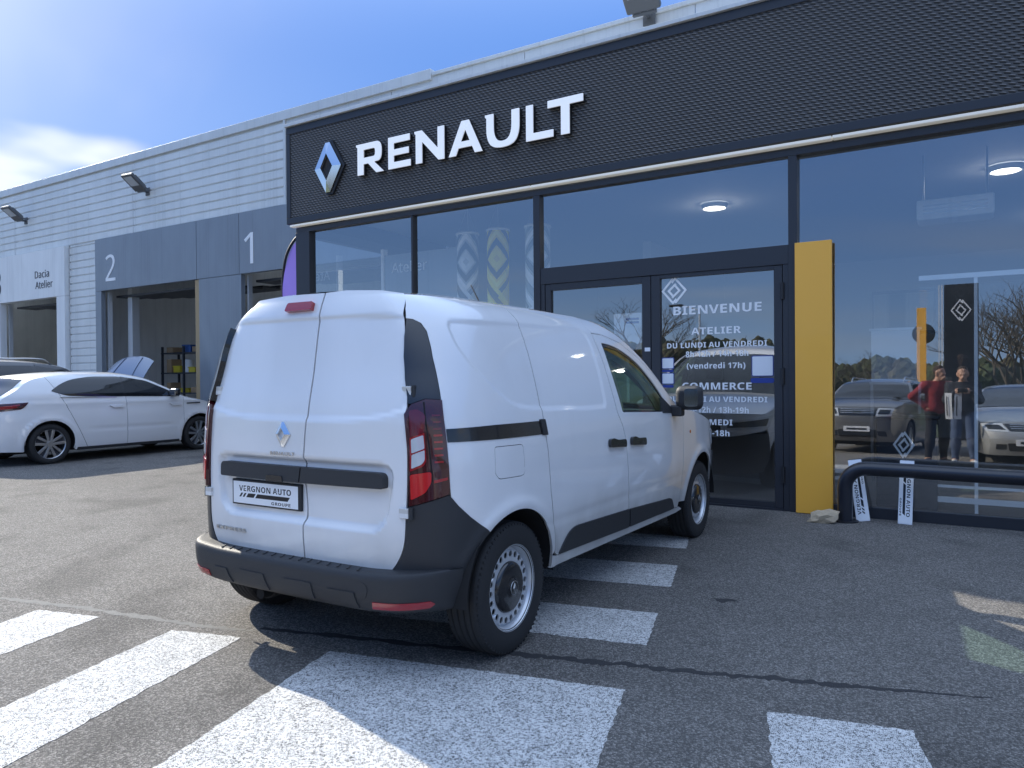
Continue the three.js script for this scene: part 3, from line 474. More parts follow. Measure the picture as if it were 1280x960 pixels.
  const stickers = [[-1.755, -1.545, 1.30, 1.505], [-2.68, -2.545, 1.385, 1.505], [-2.68, -2.545, 1.225, 1.345]];
  stickers.forEach(([a, b, c, d]) => obj('sticker', extrude(fillet([[a, c, 0.012], [b, c, 0.012], [b, d, 0.012], [a, d, 0.012]]), 0.0012).translate(0, 0, 0.004), M.blue, dr));
  stickers.forEach(([a, b, c, d]) => obj('sticker_face', extrude(fillet([[a + 0.008, c + 0.008, 0.01], [b - 0.008, c + 0.008, 0.01], [b - 0.008, d - 0.008, 0.01], [a + 0.008, d - 0.008, 0.01]]), 0.001).translate(0, 0, 0.0056), M.sticker, dr));
  [[-1.765, -1.54, 1.235, 1.285], [-2.68, -2.55, 1.352, 1.378], [-2.68, -2.55, 1.19, 1.218]].forEach(([a, b, c, d]) => obj('sticker_caption', extrude(fillet([[a, c, 0.02], [b, c, 0.02], [b, d, 0.02], [a, d, 0.02]]), 0.0012).translate(0, 0, 0.004), M.blue, dr));
  obj('entrance_panel', box(-1.33, -1.005, 0.005, 2.56, 0.058, 0.095, 0.004), M.yellow, S, 'tall flat yellow panel right of the entrance doors');
  // the room inside
  obj('floor', box(-8.1, XR, 0.0, 0.012, -10, -0.05), M.floorTile, S);
  obj('ceiling', box(-8.1, XR, 3.76, 3.86, -10, -0.04), M.ceiling, S);
  obj('roof', box(-8.1, XR, 4.70, 4.84, -3.58, -0.03), M.flashing, S);
  obj('inner_wall', [box(-8.1, XR, 0.012, 3.76, -10.1, -10), box(XR, XR + 0.15, 0, 4.8, -10, 0.05), box(-8.1, -8.0, 0, 3.76, -10, -3.65), box(-4.9, -4.75, 0.012, 3.76, -10, -5.2), box(-2.2, XR, 3.45, 3.76, -0.32, -0.2)], M.wall, S);
  // glazed return wall at the left end
  obj('side_frame', [box(-8.1, -8.0, 0, 0.1, -3.58, -0.08), box(-8.1, -8.0, 3.36, 3.5, -3.58, -0.08), box(-8.1, -8.0, 0.1, 3.36, -1.9, -1.82), box(-8.1, -8.0, 0.1, 3.36, -3.58, -3.5)], M.frame, S);
  for (const [a, b] of [[-1.82, -0.08], [-3.5, -1.9]]) { const m = obj('pane', new THREE.PlaneGeometry(b - a, 3.26), M.pane, S); m.rotation.y = -Math.PI / 2; m.position.set(-8.05, 1.73, (a + b) / 2); }
  obj('interior_lettering', lettering('Atelier', -7.40, -6.72, 2.92, 0.15, 0.004, 'droid_sans_regular').translate(0, 0, -1.196), M.vinyl, S);
  obj('partition', box(-7.55, -6.1, 0.012, 3.2, -1.26, -1.20), M.greyPanel, S); obj('partition_post', box(-7.6, -7.55, 0.012, 3.3, -1.28, -1.18), M.board, S);
}
// lamps hang just under the ceiling
for (const [x, z, label] of [[-2.97, -3.0, 'round ceiling lamp seen through the pane over the entrance'], [0.47, -3.0, 'round ceiling lamp at the right edge, the higher one'], [1.42, -6.35, 'round ceiling lamp at the right edge, the lower and farther one']]) {
  const t = thing('ceiling_lamp', label, 'ceiling lamp', [x, 3.76, z], 0, 'round lamps under the showroom ceiling');
  obj('housing', cyl(0.16, 0.19, 0.06, 28, true).translate(0, -0.04, 0), M.whiteTrim, t); obj('diffuser', cyl(0.145, 0.145, 0.012, 28).translate(0, -0.062, 0), M.lit, t);
  const l = new THREE.PointLight(rgb(1, 0.94, 0.85), 0.16); l.position.set(x, 3.62, z); l.castShadow = true; l.shadow.radius = 4; scene.add(l);
}
// printed fabric columns hanging inside the left windows
for (const [x, w, m, label, top] of [[-6.06, 0.155, M.bannerGrey, 'grey fabric column printed with pale diamonds, left of three', 3.38], [-5.54, 0.155, M.bannerYellow, 'yellow fabric column printed with dark diamonds, middle of three', 3.38], [-4.90, 0.17, M.bannerPale, 'pale fabric column with a white ring on top, right of three', 3.36]]) {
  const t = thing('banner_column', label, 'banner', [x, 0, -1.3], 0, 'printed fabric columns in the showroom window');
  const g = new THREE.CylinderGeometry(w, w, 2.6, 28, 1, true); g.translate(0, top - 1.3, 0); g.rotateY(Math.PI * 0.9); obj('fabric', g, m, t);
  obj('ring', [new THREE.TorusGeometry(w, 0.018, 8, 32).rotateX(Math.PI / 2).translate(0, top, 0), new THREE.TorusGeometry(w, 0.014, 8, 32).rotateX(Math.PI / 2).translate(0, top - 2.6, 0)], M.whiteTrim, t);
  obj('hanging_wire', [0, 2.1, 4.2].map((a) => rod([w * Math.cos(a), top, w * Math.sin(a)], [0, 3.76, 0], 0.003, 5)), M.satin, t);
}
{
  const t = thing('reception_counter', 'dark low counter with an outlined diamond mark, behind the right window', 'counter', [-0.44, 0, -0.62]);
  obj('body', box(-0.26, 0.26, 0.012, 0.88, -0.4, 0.06, 0.01), M.frame, t); obj('top', box(-0.28, 0.28, 0.88, 0.91, -0.42, 0.08, 0.006), M.frameDark, t);
  obj('emblem', lineDiamond(-0.02, 0.63, 0.085, 0.118, 0.018, 0.004).map((g) => g.translate(0, 0, 0.062)), M.vinyl, t);
  const p = thing('glass_screen', 'frameless glass screen with bright aluminium rails, inside the right window', 'glass screen', [0.13, 0, -0.6]);
  obj('rail', [box(-0.46, 2.2, 2.20, 2.245, -0.02, 0.02), box(-0.46, 2.2, 0.10, 0.15, -0.02, 0.02), box(-0.46, 2.2, 0.24, 0.262, -0.02, 0.02)], M.board, p); obj('post', box(-0.014, 0.014, 0.012, 2.2, -0.014, 0.014), M.board, p);
  obj('pane', new THREE.PlaneGeometry(0.44, 1.95).translate(-0.236, 1.17, 0), M.clearPane, p); obj('pane', new THREE.PlaneGeometry(2.15, 1.95).translate(1.1, 1.17, 0), M.clearPane, p);
  const k = thing('wall_board', 'pale framed board standing inside the right window', 'notice board', [-0.66, 0, -2.5]);
  obj('board', box(-0.26, 0.26, 1.22, 1.84, -0.03, 0, 0.004), M.board, k); obj('frame', [box(-0.28, 0.28, 1.84, 1.87, -0.035, 0.01), box(-0.28, 0.28, 1.19, 1.22, -0.035, 0.01)], M.satin, k); obj('leg', [box(-0.27, -0.24, 0.012, 1.2, -0.03, 0), box(0.24, 0.27, 0.012, 1.2, -0.03, 0)], M.satin, k);
  for (const [x, w, label] of [[-0.86, 0.36, 'larger dark framed picture on the far showroom wall'], [-1.26, 0.26, 'smaller dark framed picture on the far showroom wall']]) { const f = thing('wall_picture', label, 'picture', [x, 2.62, -9.98]); obj('frame', box(-w * 1.25, w * 1.25, -0.46, 0.46, 0, 0.03, 0.004), M.frame, f); obj('print', box(-w * 1.15, w * 1.15, -0.40, 0.40, 0.03, 0.033), M.greyPanel, f); }
  const a = thing('air_conditioner', 'white cassette air conditioner under the showroom ceiling', 'air conditioner', [-0.04, 3.12, -2.0]);
  obj('body', box(-0.36, 0.36, -0.12, 0.1, -0.2, 0.2, 0.02), M.whitePanel, a); obj('grille', [0, 1, 2].map((i) => box(-0.3, 0.3, -0.06 + i * 0.04, -0.045 + i * 0.04, 0.2, 0.205)), M.satin, a); obj('hanger', [rod([-0.3, 0.1, 0], [-0.3, 0.64, 0], 0.01), rod([0.3, 0.1, 0], [0.3, 0.64, 0], 0.01)], M.satin, a);
  const q = thing('poster', 'white paper poster behind the left entrance door', 'poster', [-3.27, 0, -0.5]);
  obj('sheet', box(-0.17, 0.17, 1.62, 2.04, -0.004, 0), M.sticker, q); obj('print', [box(-0.02, 0.14, 1.96, 1.985, 0.0005, 0.002), box(-0.02, 0.14, 1.92, 1.945, 0.0005, 0.002)], M.blue, q); obj('stand', [box(-0.015, 0.015, 0.02, 1.62, -0.01, 0), box(-0.15, 0.15, 0.012, 0.03, -0.15, 0.12)], M.satin, q);
}
// outside, at the foot of the glass
{
  const t = thing('guard_rail', 'thick black tubular guard rail low in front of the right window', 'guard rail', [0, 0, 0.3]);
  const pts = [[-0.875, -0.02, 0], [-0.875, 0.2, 0], [-0.875, 0.28, 0], ...arc(-0.70, 0.305, 0.175, 180, 90, 8).map((p) => [p[0], p[1], 0]), [-0.5, 0.48, 0], [0.4, 0.47, 0], [2.0, 0.47, 0], [3.2, 0.47, 0], ...arc(3.3, 0.295, 0.175, 90, 0, 8).map((p) => [p[0], p[1], 0]), [3.475, 0.2, 0], [3.475, -0.02, 0]];
  obj('tube', tube(pts, 0.062, 160, 18), phy([0.014, 0.017, 0.026], 0.32, { clearcoat: 0.3 }), t);
  obj('foot_plate', [cyl(0.11, 0.11, 0.012, 18).translate(-0.875, 0.006, 0), cyl(0.11, 0.11, 0.012, 18).translate(3.475, 0.006, 0)], M.frameDark, t);
  const plateBoard = (x, z, lean, roll, flip, label) => { const p = thing('dealer_plate', label, 'dealer plate', [x, 0.002, z], 0, 'dealer plates leaning on the glass'); const b = sub('board', p); b.rotation.set(lean, 0, roll); obj('panel', box(-0.056, 0.056, 0, 0.56, -0.004, 0, 0.002), M.sticker, b); const f = obj('print', new THREE.PlaneGeometry(0.54, 0.108), M.plate, b); f.rotation.z = flip * Math.PI / 2; f.position.set(0, 0.28, 0.0015); return p; };
  plateBoard(-0.735, 0.235, -0.30, 0.16, 1, 'white dealer plate stood on end, tilted, at the rail bend');
  plateBoard(-0.41, 0.21, -0.26, -0.02, -1, 'white dealer plate stood upright on end behind the rail');
  const r = rngOf(12), g = new THREE.IcosahedronGeometry(0.1, 1), P = g.attributes.position, v = new THREE.Vector3();
  for (let i = 0; i < P.count; i++) { v.fromBufferAttribute(P, i); const n = 0.55 + 0.95 * noise3(v.x * 22 + 5, v.y * 22, v.z * 22); P.setXYZ(i, v.x * n * 1.25 + v.y * 0.25, Math.max(-0.045, v.y * n * 0.72), v.z * n * 0.8); }
  g.computeVertexNormals(); g.translate(0, 0.045, 0); const k = obj('stone_block', uvWorld(g), M.stone); k.position.set(-1.035, 0, 0.46); k.rotation.y = 0.4; tag(k, 'rough pale stone lying at the foot of the yellow panel', 'stone');
  // feather flag at the corner, mostly hidden by the corner post
  const fl = thing('feather_flag', 'purple feather flag on a dark pole beside the showroom corner', 'flag', [-9.55, 0, -1.2]);
  obj('pole', tube([[-0.27, 0.0, 0], [-0.27, 1.6, 0], [-0.27, 2.7, 0], [-0.25, 3.1, 0], [-0.16, 3.42, 0], [0.02, 3.64, 0], [0.22, 3.74, 0], [0.36, 3.72, 0]], 0.022, 60, 8), M.frameDark, fl);
  const left = table([0.7, 2.7, 3.1, 3.42, 3.6, 3.70], [-0.25, -0.25, -0.22, -0.13, 0.02, 0.20]);
  obj('cloth', sheet((u, v) => { const y = lerp(0.75, 3.70, v), x0 = left(y), x1 = 0.36 + 0.02 * Math.sin(y * 3); return [lerp(x0, x1, u), y, 0.03 * Math.sin(u * 7 + y * 2.1) * u + 0.02 * Math.sin(y * 5 + u * 3)]; }, 14, 50), M.purple, fl);
  obj('base', [box(-0.55, 0.0, 0, 0.05, -0.25, 0.25, 0.01), cyl(0.05, 0.04, 0.3, 12).translate(-0.27, 0.2, 0)], M.frameDark, fl);
  // workshop shelving seen through bay 2
  const sh = thing('workshop_shelf', 'dark steel shelving with boxes and bins inside bay two', 'shelving', [-18.0, 0, -5.2]);
  obj('upright', [-0.95, 0, 0.95, 1.9].flatMap((x) => [-0.25, 0.25].map((z) => box(x - 0.025, x + 0.025, 0, 2.25, z - 0.025, z + 0.025))), M.frame, sh);
  for (const y of [0.35, 0.95, 1.5, 2.05]) obj('shelf', box(-1.0, 1.95, y, y + 0.035, -0.27, 0.27), M.frame, sh);
  const items = [['cardboard_box', M.cardboard, 'brown carton on the workshop shelves'], ['storage_bin', M.bin, 'yellow plastic bin on the workshop shelves'], ['storage_bin', M.binBlue, 'blue plastic bin on the workshop shelves'], ['paint_can', M.whitePanel, 'white can on the workshop shelves']];
  for (const [y, lvl] of [[0.385, 'lowest'], [0.985, 'second lowest'], [1.535, 'second highest'], [2.085, 'top']]) { let x = -0.9; while (x < 1.75) { const k = Math.floor(r() * 4), w = 0.16 + 0.22 * r(), h = 0.13 + 0.25 * r(); if (r() > 0.22 && Math.abs(x + w) < 1.85) { const [n, m, label] = items[k], t2 = tag(obj(n, k === 3 ? [cyl(w / 2.4, w / 2.4, h, 16).translate(0, h / 2, 0)] : k === 0 ? [box(-w / 2, w / 2, 0, h, -0.16, 0.16, 0.004), box(-w / 2, w / 2, h, h + 0.003, -0.02, 0.02)] : [box(-w / 2, w / 2, 0, h * 0.8, -0.17, 0.17, 0.01), box(-w / 2 - 0.01, w / 2 + 0.01, h * 0.7, h * 0.8 + 0.004, -0.175, 0.19, 0.006)], m), label.replace('on the workshop shelves', 'on the ' + lvl + ' board of the workshop shelving'), n.split('_')[1], label.split(' on')[0] + 's on the ' + lvl + ' board of the workshop shelving'); t2.position.set(-18.0 + x + w / 2, y, -5.2); } x += w + 0.05 + 0.1 * r(); } }
}
// ------------------------------------------------------------------ the van: its skin as one curved surface, every panel cut from it
const V = thing('delivery_van', 'white panel van parked nose to the showroom, rear doors towards the crosswalk', 'van', [-2.67, 0, 5.10]);
{
  // plan of the body at its widest: half width t at distance s from the rear, right round to the middle of the nose
  const PL = spl([[0, 0.072], [0.2, 0.0735], [0.4, 0.079], [0.6, 0.091], [0.66, 0.101], [0.73, 0.137], [0.79, 0.186], [0.825, 0.24], [0.852, 0.32], [0.873, 0.43], [0.89, 0.6], [0.898, 0.85], [0.90, 1.3], [0.90, 2.0], [0.90, 2.9], [0.894, 3.3], [0.885, 3.6], [0.862, 3.85], [0.80, 4.07], [0.69, 4.22], [0.5, 4.33], [0.25, 4.39], [0, 4.405]], 14);
  const AL = [0]; for (let i = 1; i < PL.length; i++) AL.push(AL[i - 1] + Math.hypot(PL[i][0] - PL[i - 1][0], PL[i][1] - PL[i - 1][1]));
  const tA = table(AL, PL.map((p) => p[0])), sA = table(AL, PL.map((p) => p[1]));
  const half = PL.findIndex((p) => p[1] > 4.38), aS = (() => { const X = [], Y = []; let last = -1; for (let i = 0; i < half; i++) if (PL[i][1] > last + 1e-5 && i > 20) { X.push(PL[i][1]); Y.push(AL[i]); last = PL[i][1]; } return table(X, Y); })();
  const aT = (() => { const X = [], Y = []; for (let i = 0; i < 80; i++) { if (X.length && PL[i][0] <= X[X.length - 1] + 1e-6) continue; X.push(PL[i][0]); Y.push(AL[i]); } return table(X, Y); })();
  const AEND = AL[AL.length - 1];
  const TW = table([0.2, 0.30, 0.45, 0.7, 0.9, 1.05, 1.15, 1.35, 1.5, 1.58, 1.64, 1.69, 1.72], [0.93, 0.945, 0.975, 1.0, 0.995, 0.98, 0.962, 0.905, 0.845, 0.80, 0.74, 0.65, 0.53]);
  const lean = table([0, 0.45, 1.1, 1.356, 1.595, 1.725], [-0.005, 0, 0.012, 0.06, 0.105, 0.15]);
  const wgt = (s) => 1 - sstep(0.2, 0.8, s);
  const wide = (y) => 1 + 0.055 * sstep(1.0, 1.5, y);
  const sd = (poly, x, y) => { let d = 1e9, inside = false; for (let i = 0, j = poly.length - 1; i < poly.length; j = i++) { const a = poly[i], b = poly[j], ex = b[0] - a[0], ey = b[1] - a[1], wx = x - a[0], wy = y - a[1], k = clamp((wx * ex + wy * ey) / (ex * ex + ey * ey)); d = Math.min(d, Math.hypot(wx - ex * k, wy - ey * k)); if ((a[1] > y) !== (b[1] > y) && x < (b[0] - a[0]) * (y - a[1]) / (b[1] - a[1]) + a[0]) inside = !inside; } return inside ? -d : d; };
  const sidePress = fillet([[0.36, 1.564, 0.05], [1.73, 1.596, 0.10], [1.70, 1.125, 0.05], [0.82, 1.148, 0.30], [0.60, 1.19, 0.2], [0.37, 1.42, 0.10]], 8);
  const rearPress = fillet([[-0.70, 1.60, 0.05], [-0.3, 1.598, 0.1], [0.3, 1.592, 0.1], [0.70, 1.572, 0.05], [0.72, 1.20, 0.05], [0.5, 1.128, 0.2], [0, 1.118, 0.3], [-0.5, 1.128, 0.2], [-0.72, 1.20, 0.05]], 8);
  const rearPocket = fillet([[-0.585, 0.925, 0.07], [0.585, 0.925, 0.07], [0.54, 0.64, 0.10], [-0.54, 0.64, 0.10]], 8);
  const foot = fillet([[-0.8, 0.90], [0.8, 0.90], [0.8, 0.54], [-0.8, 0.54]]);
  const pressed = (d, depth, w) => -depth * sstep(w / 2, -w / 2, d);
  const side = (sg) => (a, y) => {
    const s0 = sA(a), t0 = tA(a); let s = s0 + lean(y) * wgt(s0), t = t0 * TW(y) * (sg < 0 ? wide(y) : 1);
    if (s > 0.2 && s < 1.85 && y > 1.0) t += pressed(sd(sidePress, s, y), 0.009, 0.030);
    if (y < 0.66 && s > 0.9 && s < 3.1) t += pressed(Math.abs(y - (0.56 + 0.0 * s)) - 0.02, 0.0025, 0.04);   // soft swage low on the doors
    t += 0.010 * Math.exp(-(((Math.hypot(s - 0.632, y - 0.305) - 0.40) / 0.035) ** 2)) * (y > 0.3 ? 1 : 0) + 0.010 * Math.exp(-(((Math.hypot(s - 3.542, y - 0.305) - 0.41) / 0.035) ** 2)) * (y > 0.3 ? 1 : 0);
    return new THREE.Vector3(sg * t, y, -s);
  };
  const rearS = table([0, 0.2, 0.4, 0.6, 0.66, 0.73, 0.79, 0.83], [0.072, 0.0735, 0.079, 0.091, 0.101, 0.137, 0.186, 0.25]);
  const rear = (t, y) => {
    const k = TW(Math.min(y, 1.695)) * (t < 0 ? wide(y) : 1); let s = rearS(Math.abs(t) / k) + lean(y);
    s -= pressed(sd(rearPress, t, y), 0.010, 0.03) + pressed(sd(rearPocket, t, y), 0.026, 0.034);
    return new THREE.Vector3(t, y, -s);
  };
  // measured points (s, y) of the side -> coordinates on the skin
  const sy = (pts) => pts.map(([s, y, r]) => { let s0 = s; for (let i = 0; i < 6; i++) s0 = s - lean(y) * wgt(s0); return r ? [aS(s0), y, r] : [aS(s0), y]; });
  const C = [0, 0.85, -2.2], P = { centre: C, step: 0.021, turn: 0.014 };
  const RA = 0.378, rearArc = (a0, a1) => arc(0.632, 0.305, RA, a0, a1, 22), frontArc = (a0, a1) => arc(3.542, 0.305, 0.388, a0, a1, 22);
  const g = 0.0045;   // half the gap between two panels
  const slideGap = [[0.950, 1.69], [0.944, 1.604], [0.930, 1.45], [0.920, 1.3], [0.914, 1.12], [0.914, 1.05], [0.928, 0.946], [0.946, 0.717], [0.985, 0.556], [1.020, 0.42]];
  const frontGap = [[1.806, 1.572], [1.800, 1.529], [1.812, 1.36], [1.826, 1.20], [1.846, 1.09], [1.900, 1.01], [1.930, 0.93], [1.944, 0.86], [1.967, 0.651], [2.012, 0.470], [2.062, 0.362]];
  const topEdge = [[1.48, 1.69], [1.80, 1.683], [2.02, 1.650], [2.21, 1.572], [2.46, 1.432], [2.66, 1.290], [2.86, 1.135], [3.0, 1.052]];
  const flap = [[0.468, 0.990, 0.015], [0.694, 0.986, 0.02], [0.700, 0.845, 0.03], [0.672, 0.835, 0.01], [0.490, 0.839, 0.015], [0.461, 0.867, 0.01]];
  const shift = (pts, d) => pts.map((p) => [p[0] + d, p[1]]);
  for (const sg of [1, -1]) {
    const m = side(sg), say = sg > 0 ? 'right' : 'left';
    // rear quarter, with a keyhole for the fuel flap on the right
    const dEdge = [[0.219, 1.573], [0.235, 1.569], [0.253, 1.551], [0.2585, 1.513], [0.250, 1.44], [0.243, 1.396], [0.225, 1.239], [0.212, 1.086], [0.212, 0.839], [0.215, 0.793], [0.245, 0.752], [0.302, 0.697], [0.417, 0.612]];
    const roofRear = [[0.289, 1.69], [0.262, 1.655], [0.236, 1.615]];
    let q = [...shift(slideGap, -g).reverse(), ...(sg > 0 ? roofRear : roofRear), ...dEdge, ...rearArc(125, 14).slice(1), [1.0, 0.385]];
    if (sg > 0) { const f = fillet(flap, 4), key = [0.70, 0.91]; const i = f.reduce((b, p, k) => Math.hypot(p[0] - key[0], p[1] - key[1]) < Math.hypot(f[b][0] - key[0], f[b][1] - key[1]) ? k : b, 0); const ring = [...f.slice(i), ...f.slice(0, i + 1)], area = THREE.ShapeUtils.area(ring.map((p) => ({ x: p[0], y: p[1] }))), outer = THREE.ShapeUtils.area(q.map((p) => ({ x: p[0], y: p[1] }))); const at = q.findIndex((p) => p[1] < 0.92 && p[0] > 0.9 && p[1] > 0.88); const k = q.reduce((b, p, n) => Math.hypot(p[0] - ring[0][0], p[1] - ring[0][1]) < Math.hypot(q[b][0] - ring[0][0], q[b][1] - ring[0][1]) ? n : b, 0); const r2 = Math.sign(area) === Math.sign(outer) ? ring.reverse() : ring; q = [...q.slice(0, k + 1), ...r2, ...q.slice(k)]; }
    const body = sub('quarter_panel', V); body.userData.label = say + ' rear quarter panel';
    obj('skin', panel(m, sy(q), { ...P, step: 0.013, turn: 0.016 }), M.vanPaint, body);
    if (sg > 0) obj('fuel_flap', panel(m, sy(fillet(flap.map(([s, y, r]) => [0.58 + (s - 0.58) * 0.975, 0.915 + (y - 0.915) * 0.96, r]))), P), M.vanPaint, V);
    // black pillar trim, above the lamp
    obj('pillar_trim', panel(m, sy([[0.2185, 1.570], [0.2345, 1.566], [0.2515, 1.549], [0.2565, 1.512], [0.248, 1.44], [0.241, 1.396], [0.224, 1.245], [0.2215, 1.212], [0.174, 1.216], [0.137, 1.195], [0.131, 1.195], [0.150, 1.30], [0.170, 1.40], [0.191, 1.49]]), { ...P, step: 0.02, off: sg < 0 ? 0.022 : -0.001, turn: 0.03 }), M.gloss, V);
    // tail lamp
    const L = sub('tail_lamp', V); L.userData.label = say + ' tail lamp, dark red with pale reversing lens';
    obj('housing', panel(m, sy([[0.2215, 1.208], [0.174, 1.212], [0.137, 1.191], [0.117, 1.15], [0.110, 0.9], [0.107, 0.757], [0.140, 0.776], [0.207, 0.806], [0.2105, 0.839], [0.2105, 1.086]]), { ...P, step: 0.015, off: sg < 0 ? 0.02 : 0.006, turn: 0.04 }), M.lampDark, L);
    const lens = (n, pts, mt, off = 0.009) => obj(n, panel(m, sy(fillet(pts, 4)), { ...P, step: 0.012, off: off + (sg < 0 ? 0.014 : 0), turn: 0.004 }), mt, L);
    lens('upper_lens', [[0.127, 1.165, 0.01], [0.147, 1.170, 0.01], [0.160, 1.145, 0.01], [0.150, 1.073, 0.004], [0.119, 1.052, 0.004]], M.lampMid);
    lens('frame_line', [[0.118, 1.050, 0.003], [0.150, 1.071, 0.003], [0.147, 0.945, 0.01], [0.138, 0.926, 0.006], [0.112, 0.906, 0.004]], M.lampRed, 0.008);
    lens('reversing_lens', [[0.120, 1.043, 0.006], [0.147, 1.061, 0.006], [0.146, 1.003, 0.004], [0.118, 0.983, 0.004]], M.lampClear, 0.0105);
    lens('reversing_lens', [[0.118, 0.977, 0.004], [0.146, 0.997, 0.004], [0.144, 0.953, 0.008], [0.136, 0.936, 0.006], [0.115, 0.918, 0.004]], M.lampClear, 0.0105);
    lens('lower_lens', [[0.112, 0.893, 0.008], [0.158, 0.905, 0.01], [0.156, 0.858, 0.01], [0.141, 0.816, 0.01], [0.111, 0.785, 0.006]], M.lampBright, 0.010);
    for (let k = 0; k < 8; k++) { const y = 1.142 - 0.0282 * k, s0 = 0.176 - 0.0012 * k, s1 = 0.200 - 0.0010 * k; lens('light_bar', [[s0, y + 0.004], [s1, y + 0.005], [s1, y - 0.003], [s0, y - 0.004]], k < 3 ? M.lampMid : M.lampRed, 0.0095); }
    lens('light_bar', [[0.163, 0.868], [0.203, 0.879], [0.203, 0.868], [0.163, 0.855]], M.lampRed, 0.0095);
    lens('divider', [[0.1655, 1.2, 0], [0.169, 1.2, 0], [0.160, 0.86], [0.1565, 0.86]], M.gap, 0.0085);
    // sliding door or its blank twin on the left, with black sill moulding
    const D = sub(sg > 0 ? 'sliding_door' : 'side_panel', V); D.userData.label = sg > 0 ? 'right sliding side door' : 'plain left side panel';
    const sdPoly = [...shift(slideGap, g).map((p) => [p[0], Math.min(p[1], 1.69)]), [1.027, 0.395], [1.05, 0.379], [1.075, 0.374], [2.05, 0.337], ...shift(frontGap, -g).reverse().slice(0), [1.800, 1.60], [1.800, 1.684], [1.48, 1.69]];
    obj('skin', panel(m, sy(sdPoly), { ...P, step: 0.013 }), M.vanPaint, D);
    obj('moulding', panel(m, sy(fillet([[1.078, 0.376, 0.01], [1.150, 0.465, 0.05], [1.235, 0.4985, 0.05], [2.005, 0.469, 0.004], [2.052, 0.345, 0.004]])), { ...P, off: 0.008, step: 0.04 }), M.plastic, D);
    // front door: skin with a window cut out of it
    const fd = sub('front_door', V); fd.userData.label = say + ' front door with tinted window';
    const win = fillet([[1.884, 1.520, 0.02], [2.044, 1.508, 0.1], [2.186, 1.474, 0.1], [2.365, 1.400, 0.1], [2.488, 1.318, 0.1], [2.598, 1.232, 0.1], [2.700, 1.140, 0.1], [2.790, 1.050, 0.03], [1.930, 1.083, 0.02], [1.903, 1.2, 0.1], [1.880, 1.36, 0.1]], 5);
    const fdOut = [...shift(frontGap, g), [3.022, 0.325], [3.03, 0.36], [3.032, 0.6], [3.036, 0.8], [3.06, 0.98], [3.05, 1.035], [2.99, 1.05], [2.93, 1.075], [2.852, 1.125], [2.766, 1.207], [2.624, 1.311], [2.399, 1.437], [2.185, 1.527], [1.953, 1.569]];
    const wj = win.reduce((b, p, k) => Math.hypot(p[0] - 1.806, p[1] - 1.3) < Math.hypot(win[b][0] - 1.806, win[b][1] - 1.3) ? k : b, 0), wring = [...win.slice(wj), ...win.slice(0, wj + 1)];
    const oj = fdOut.reduce((b, p, k) => Math.hypot(p[0] - wring[0][0], p[1] - wring[0][1]) < Math.hypot(fdOut[b][0] - wring[0][0], fdOut[b][1] - wring[0][1]) ? k : b, 0);
    const ar = (P2) => THREE.ShapeUtils.area(P2.map((p) => ({ x: p[0], y: p[1] })));
    const wr = Math.sign(ar(wring)) === Math.sign(ar(fdOut)) ? wring.slice().reverse() : wring;
    obj('skin', panel(m, sy([...fdOut.slice(0, oj + 1), ...wr, ...fdOut.slice(oj)]), { ...P, turn: 0.022 }), M.vanPaint, fd);
    obj('window', panel(m, sy(win), { ...P, off: -0.010, turn: 0, step: 0.05 }), M.autoGlass, fd);
    const inner = win.map(([x, y]) => { const cx = 2.2, cy = 1.22; return [cx + (x - cx) * 0.955, cy + (y - cy) * 0.93]; });
    { const w2 = [...win, win[0]], i2 = [...inner, inner[0]].reverse(); obj('window_seal', panel(m, sy([...w2, ...i2]), { ...P, off: -0.006, turn: 0.006, step: 0.05 }), M.gloss, fd); }
    obj('window_lining', [panel(m, sy([[1.86, 1.53], [2.09, 1.50], [2.12, 1.085], [1.90, 1.085]]), { ...P, off: -0.07, turn: 0.01, step: 0.06 }), panel(m, sy([[1.88, 1.53], [2.05, 1.515], [2.19, 1.48], [2.37, 1.405], [2.50, 1.32], [2.62, 1.22], [2.79, 1.06], [2.70, 1.06], [2.56, 1.19], [2.44, 1.29], [2.33, 1.36], [2.16, 1.425], [2.03, 1.455], [1.88, 1.46]]), { ...P, off: -0.06, turn: 0.01, step: 0.06 })], M.cabinTan, fd);
    obj('mirror_corner', panel(m, sy(fillet([[2.655, 1.158, 0.01], [2.86, 1.06, 0.02], [2.98, 1.032, 0.01], [2.63, 1.048, 0.01]])), { ...P, off: 0.005, turn: 0.02 }), M.plastic, fd);
    obj('moulding', panel(m, sy(fillet([[2.068, 0.345, 0.004], [2.021, 0.4675, 0.004], [2.794, 0.425, 0.03], [2.84, 0.41, 0.03], [2.925, 0.331, 0.015]])), { ...P, off: 0.008, step: 0.04 }), M.plastic, fd);
    obj('roof_side', panel(m, sy([[1.804, 1.58], [1.953, 1.5745], [2.185, 1.532], [2.399, 1.442], [2.624, 1.316], [2.766, 1.212], [2.852, 1.130], [2.93, 1.080], [2.99, 1.056], [3.0, 1.058], [2.86, 1.138], [2.66, 1.296], [2.46, 1.440], [2.21, 1.576], [2.02, 1.654], [1.90, 1.672], [1.804, 1.684]]), { ...P, turn: 0.03 }), M.vanPaint, V);
    // front wing, sill
    obj('wing', panel(m, sy([[3.036, 0.36], ...frontArc(173, 8).map((p) => p), [3.95, 0.50], [4.0, 0.70], [4.04, 0.87], [3.9, 0.915], [3.6, 0.985], [3.33, 1.033], [3.12, 1.052], [3.04, 1.056], [3.066, 0.985], [3.043, 0.8], [3.039, 0.6]]), P), M.vanPaint, V);
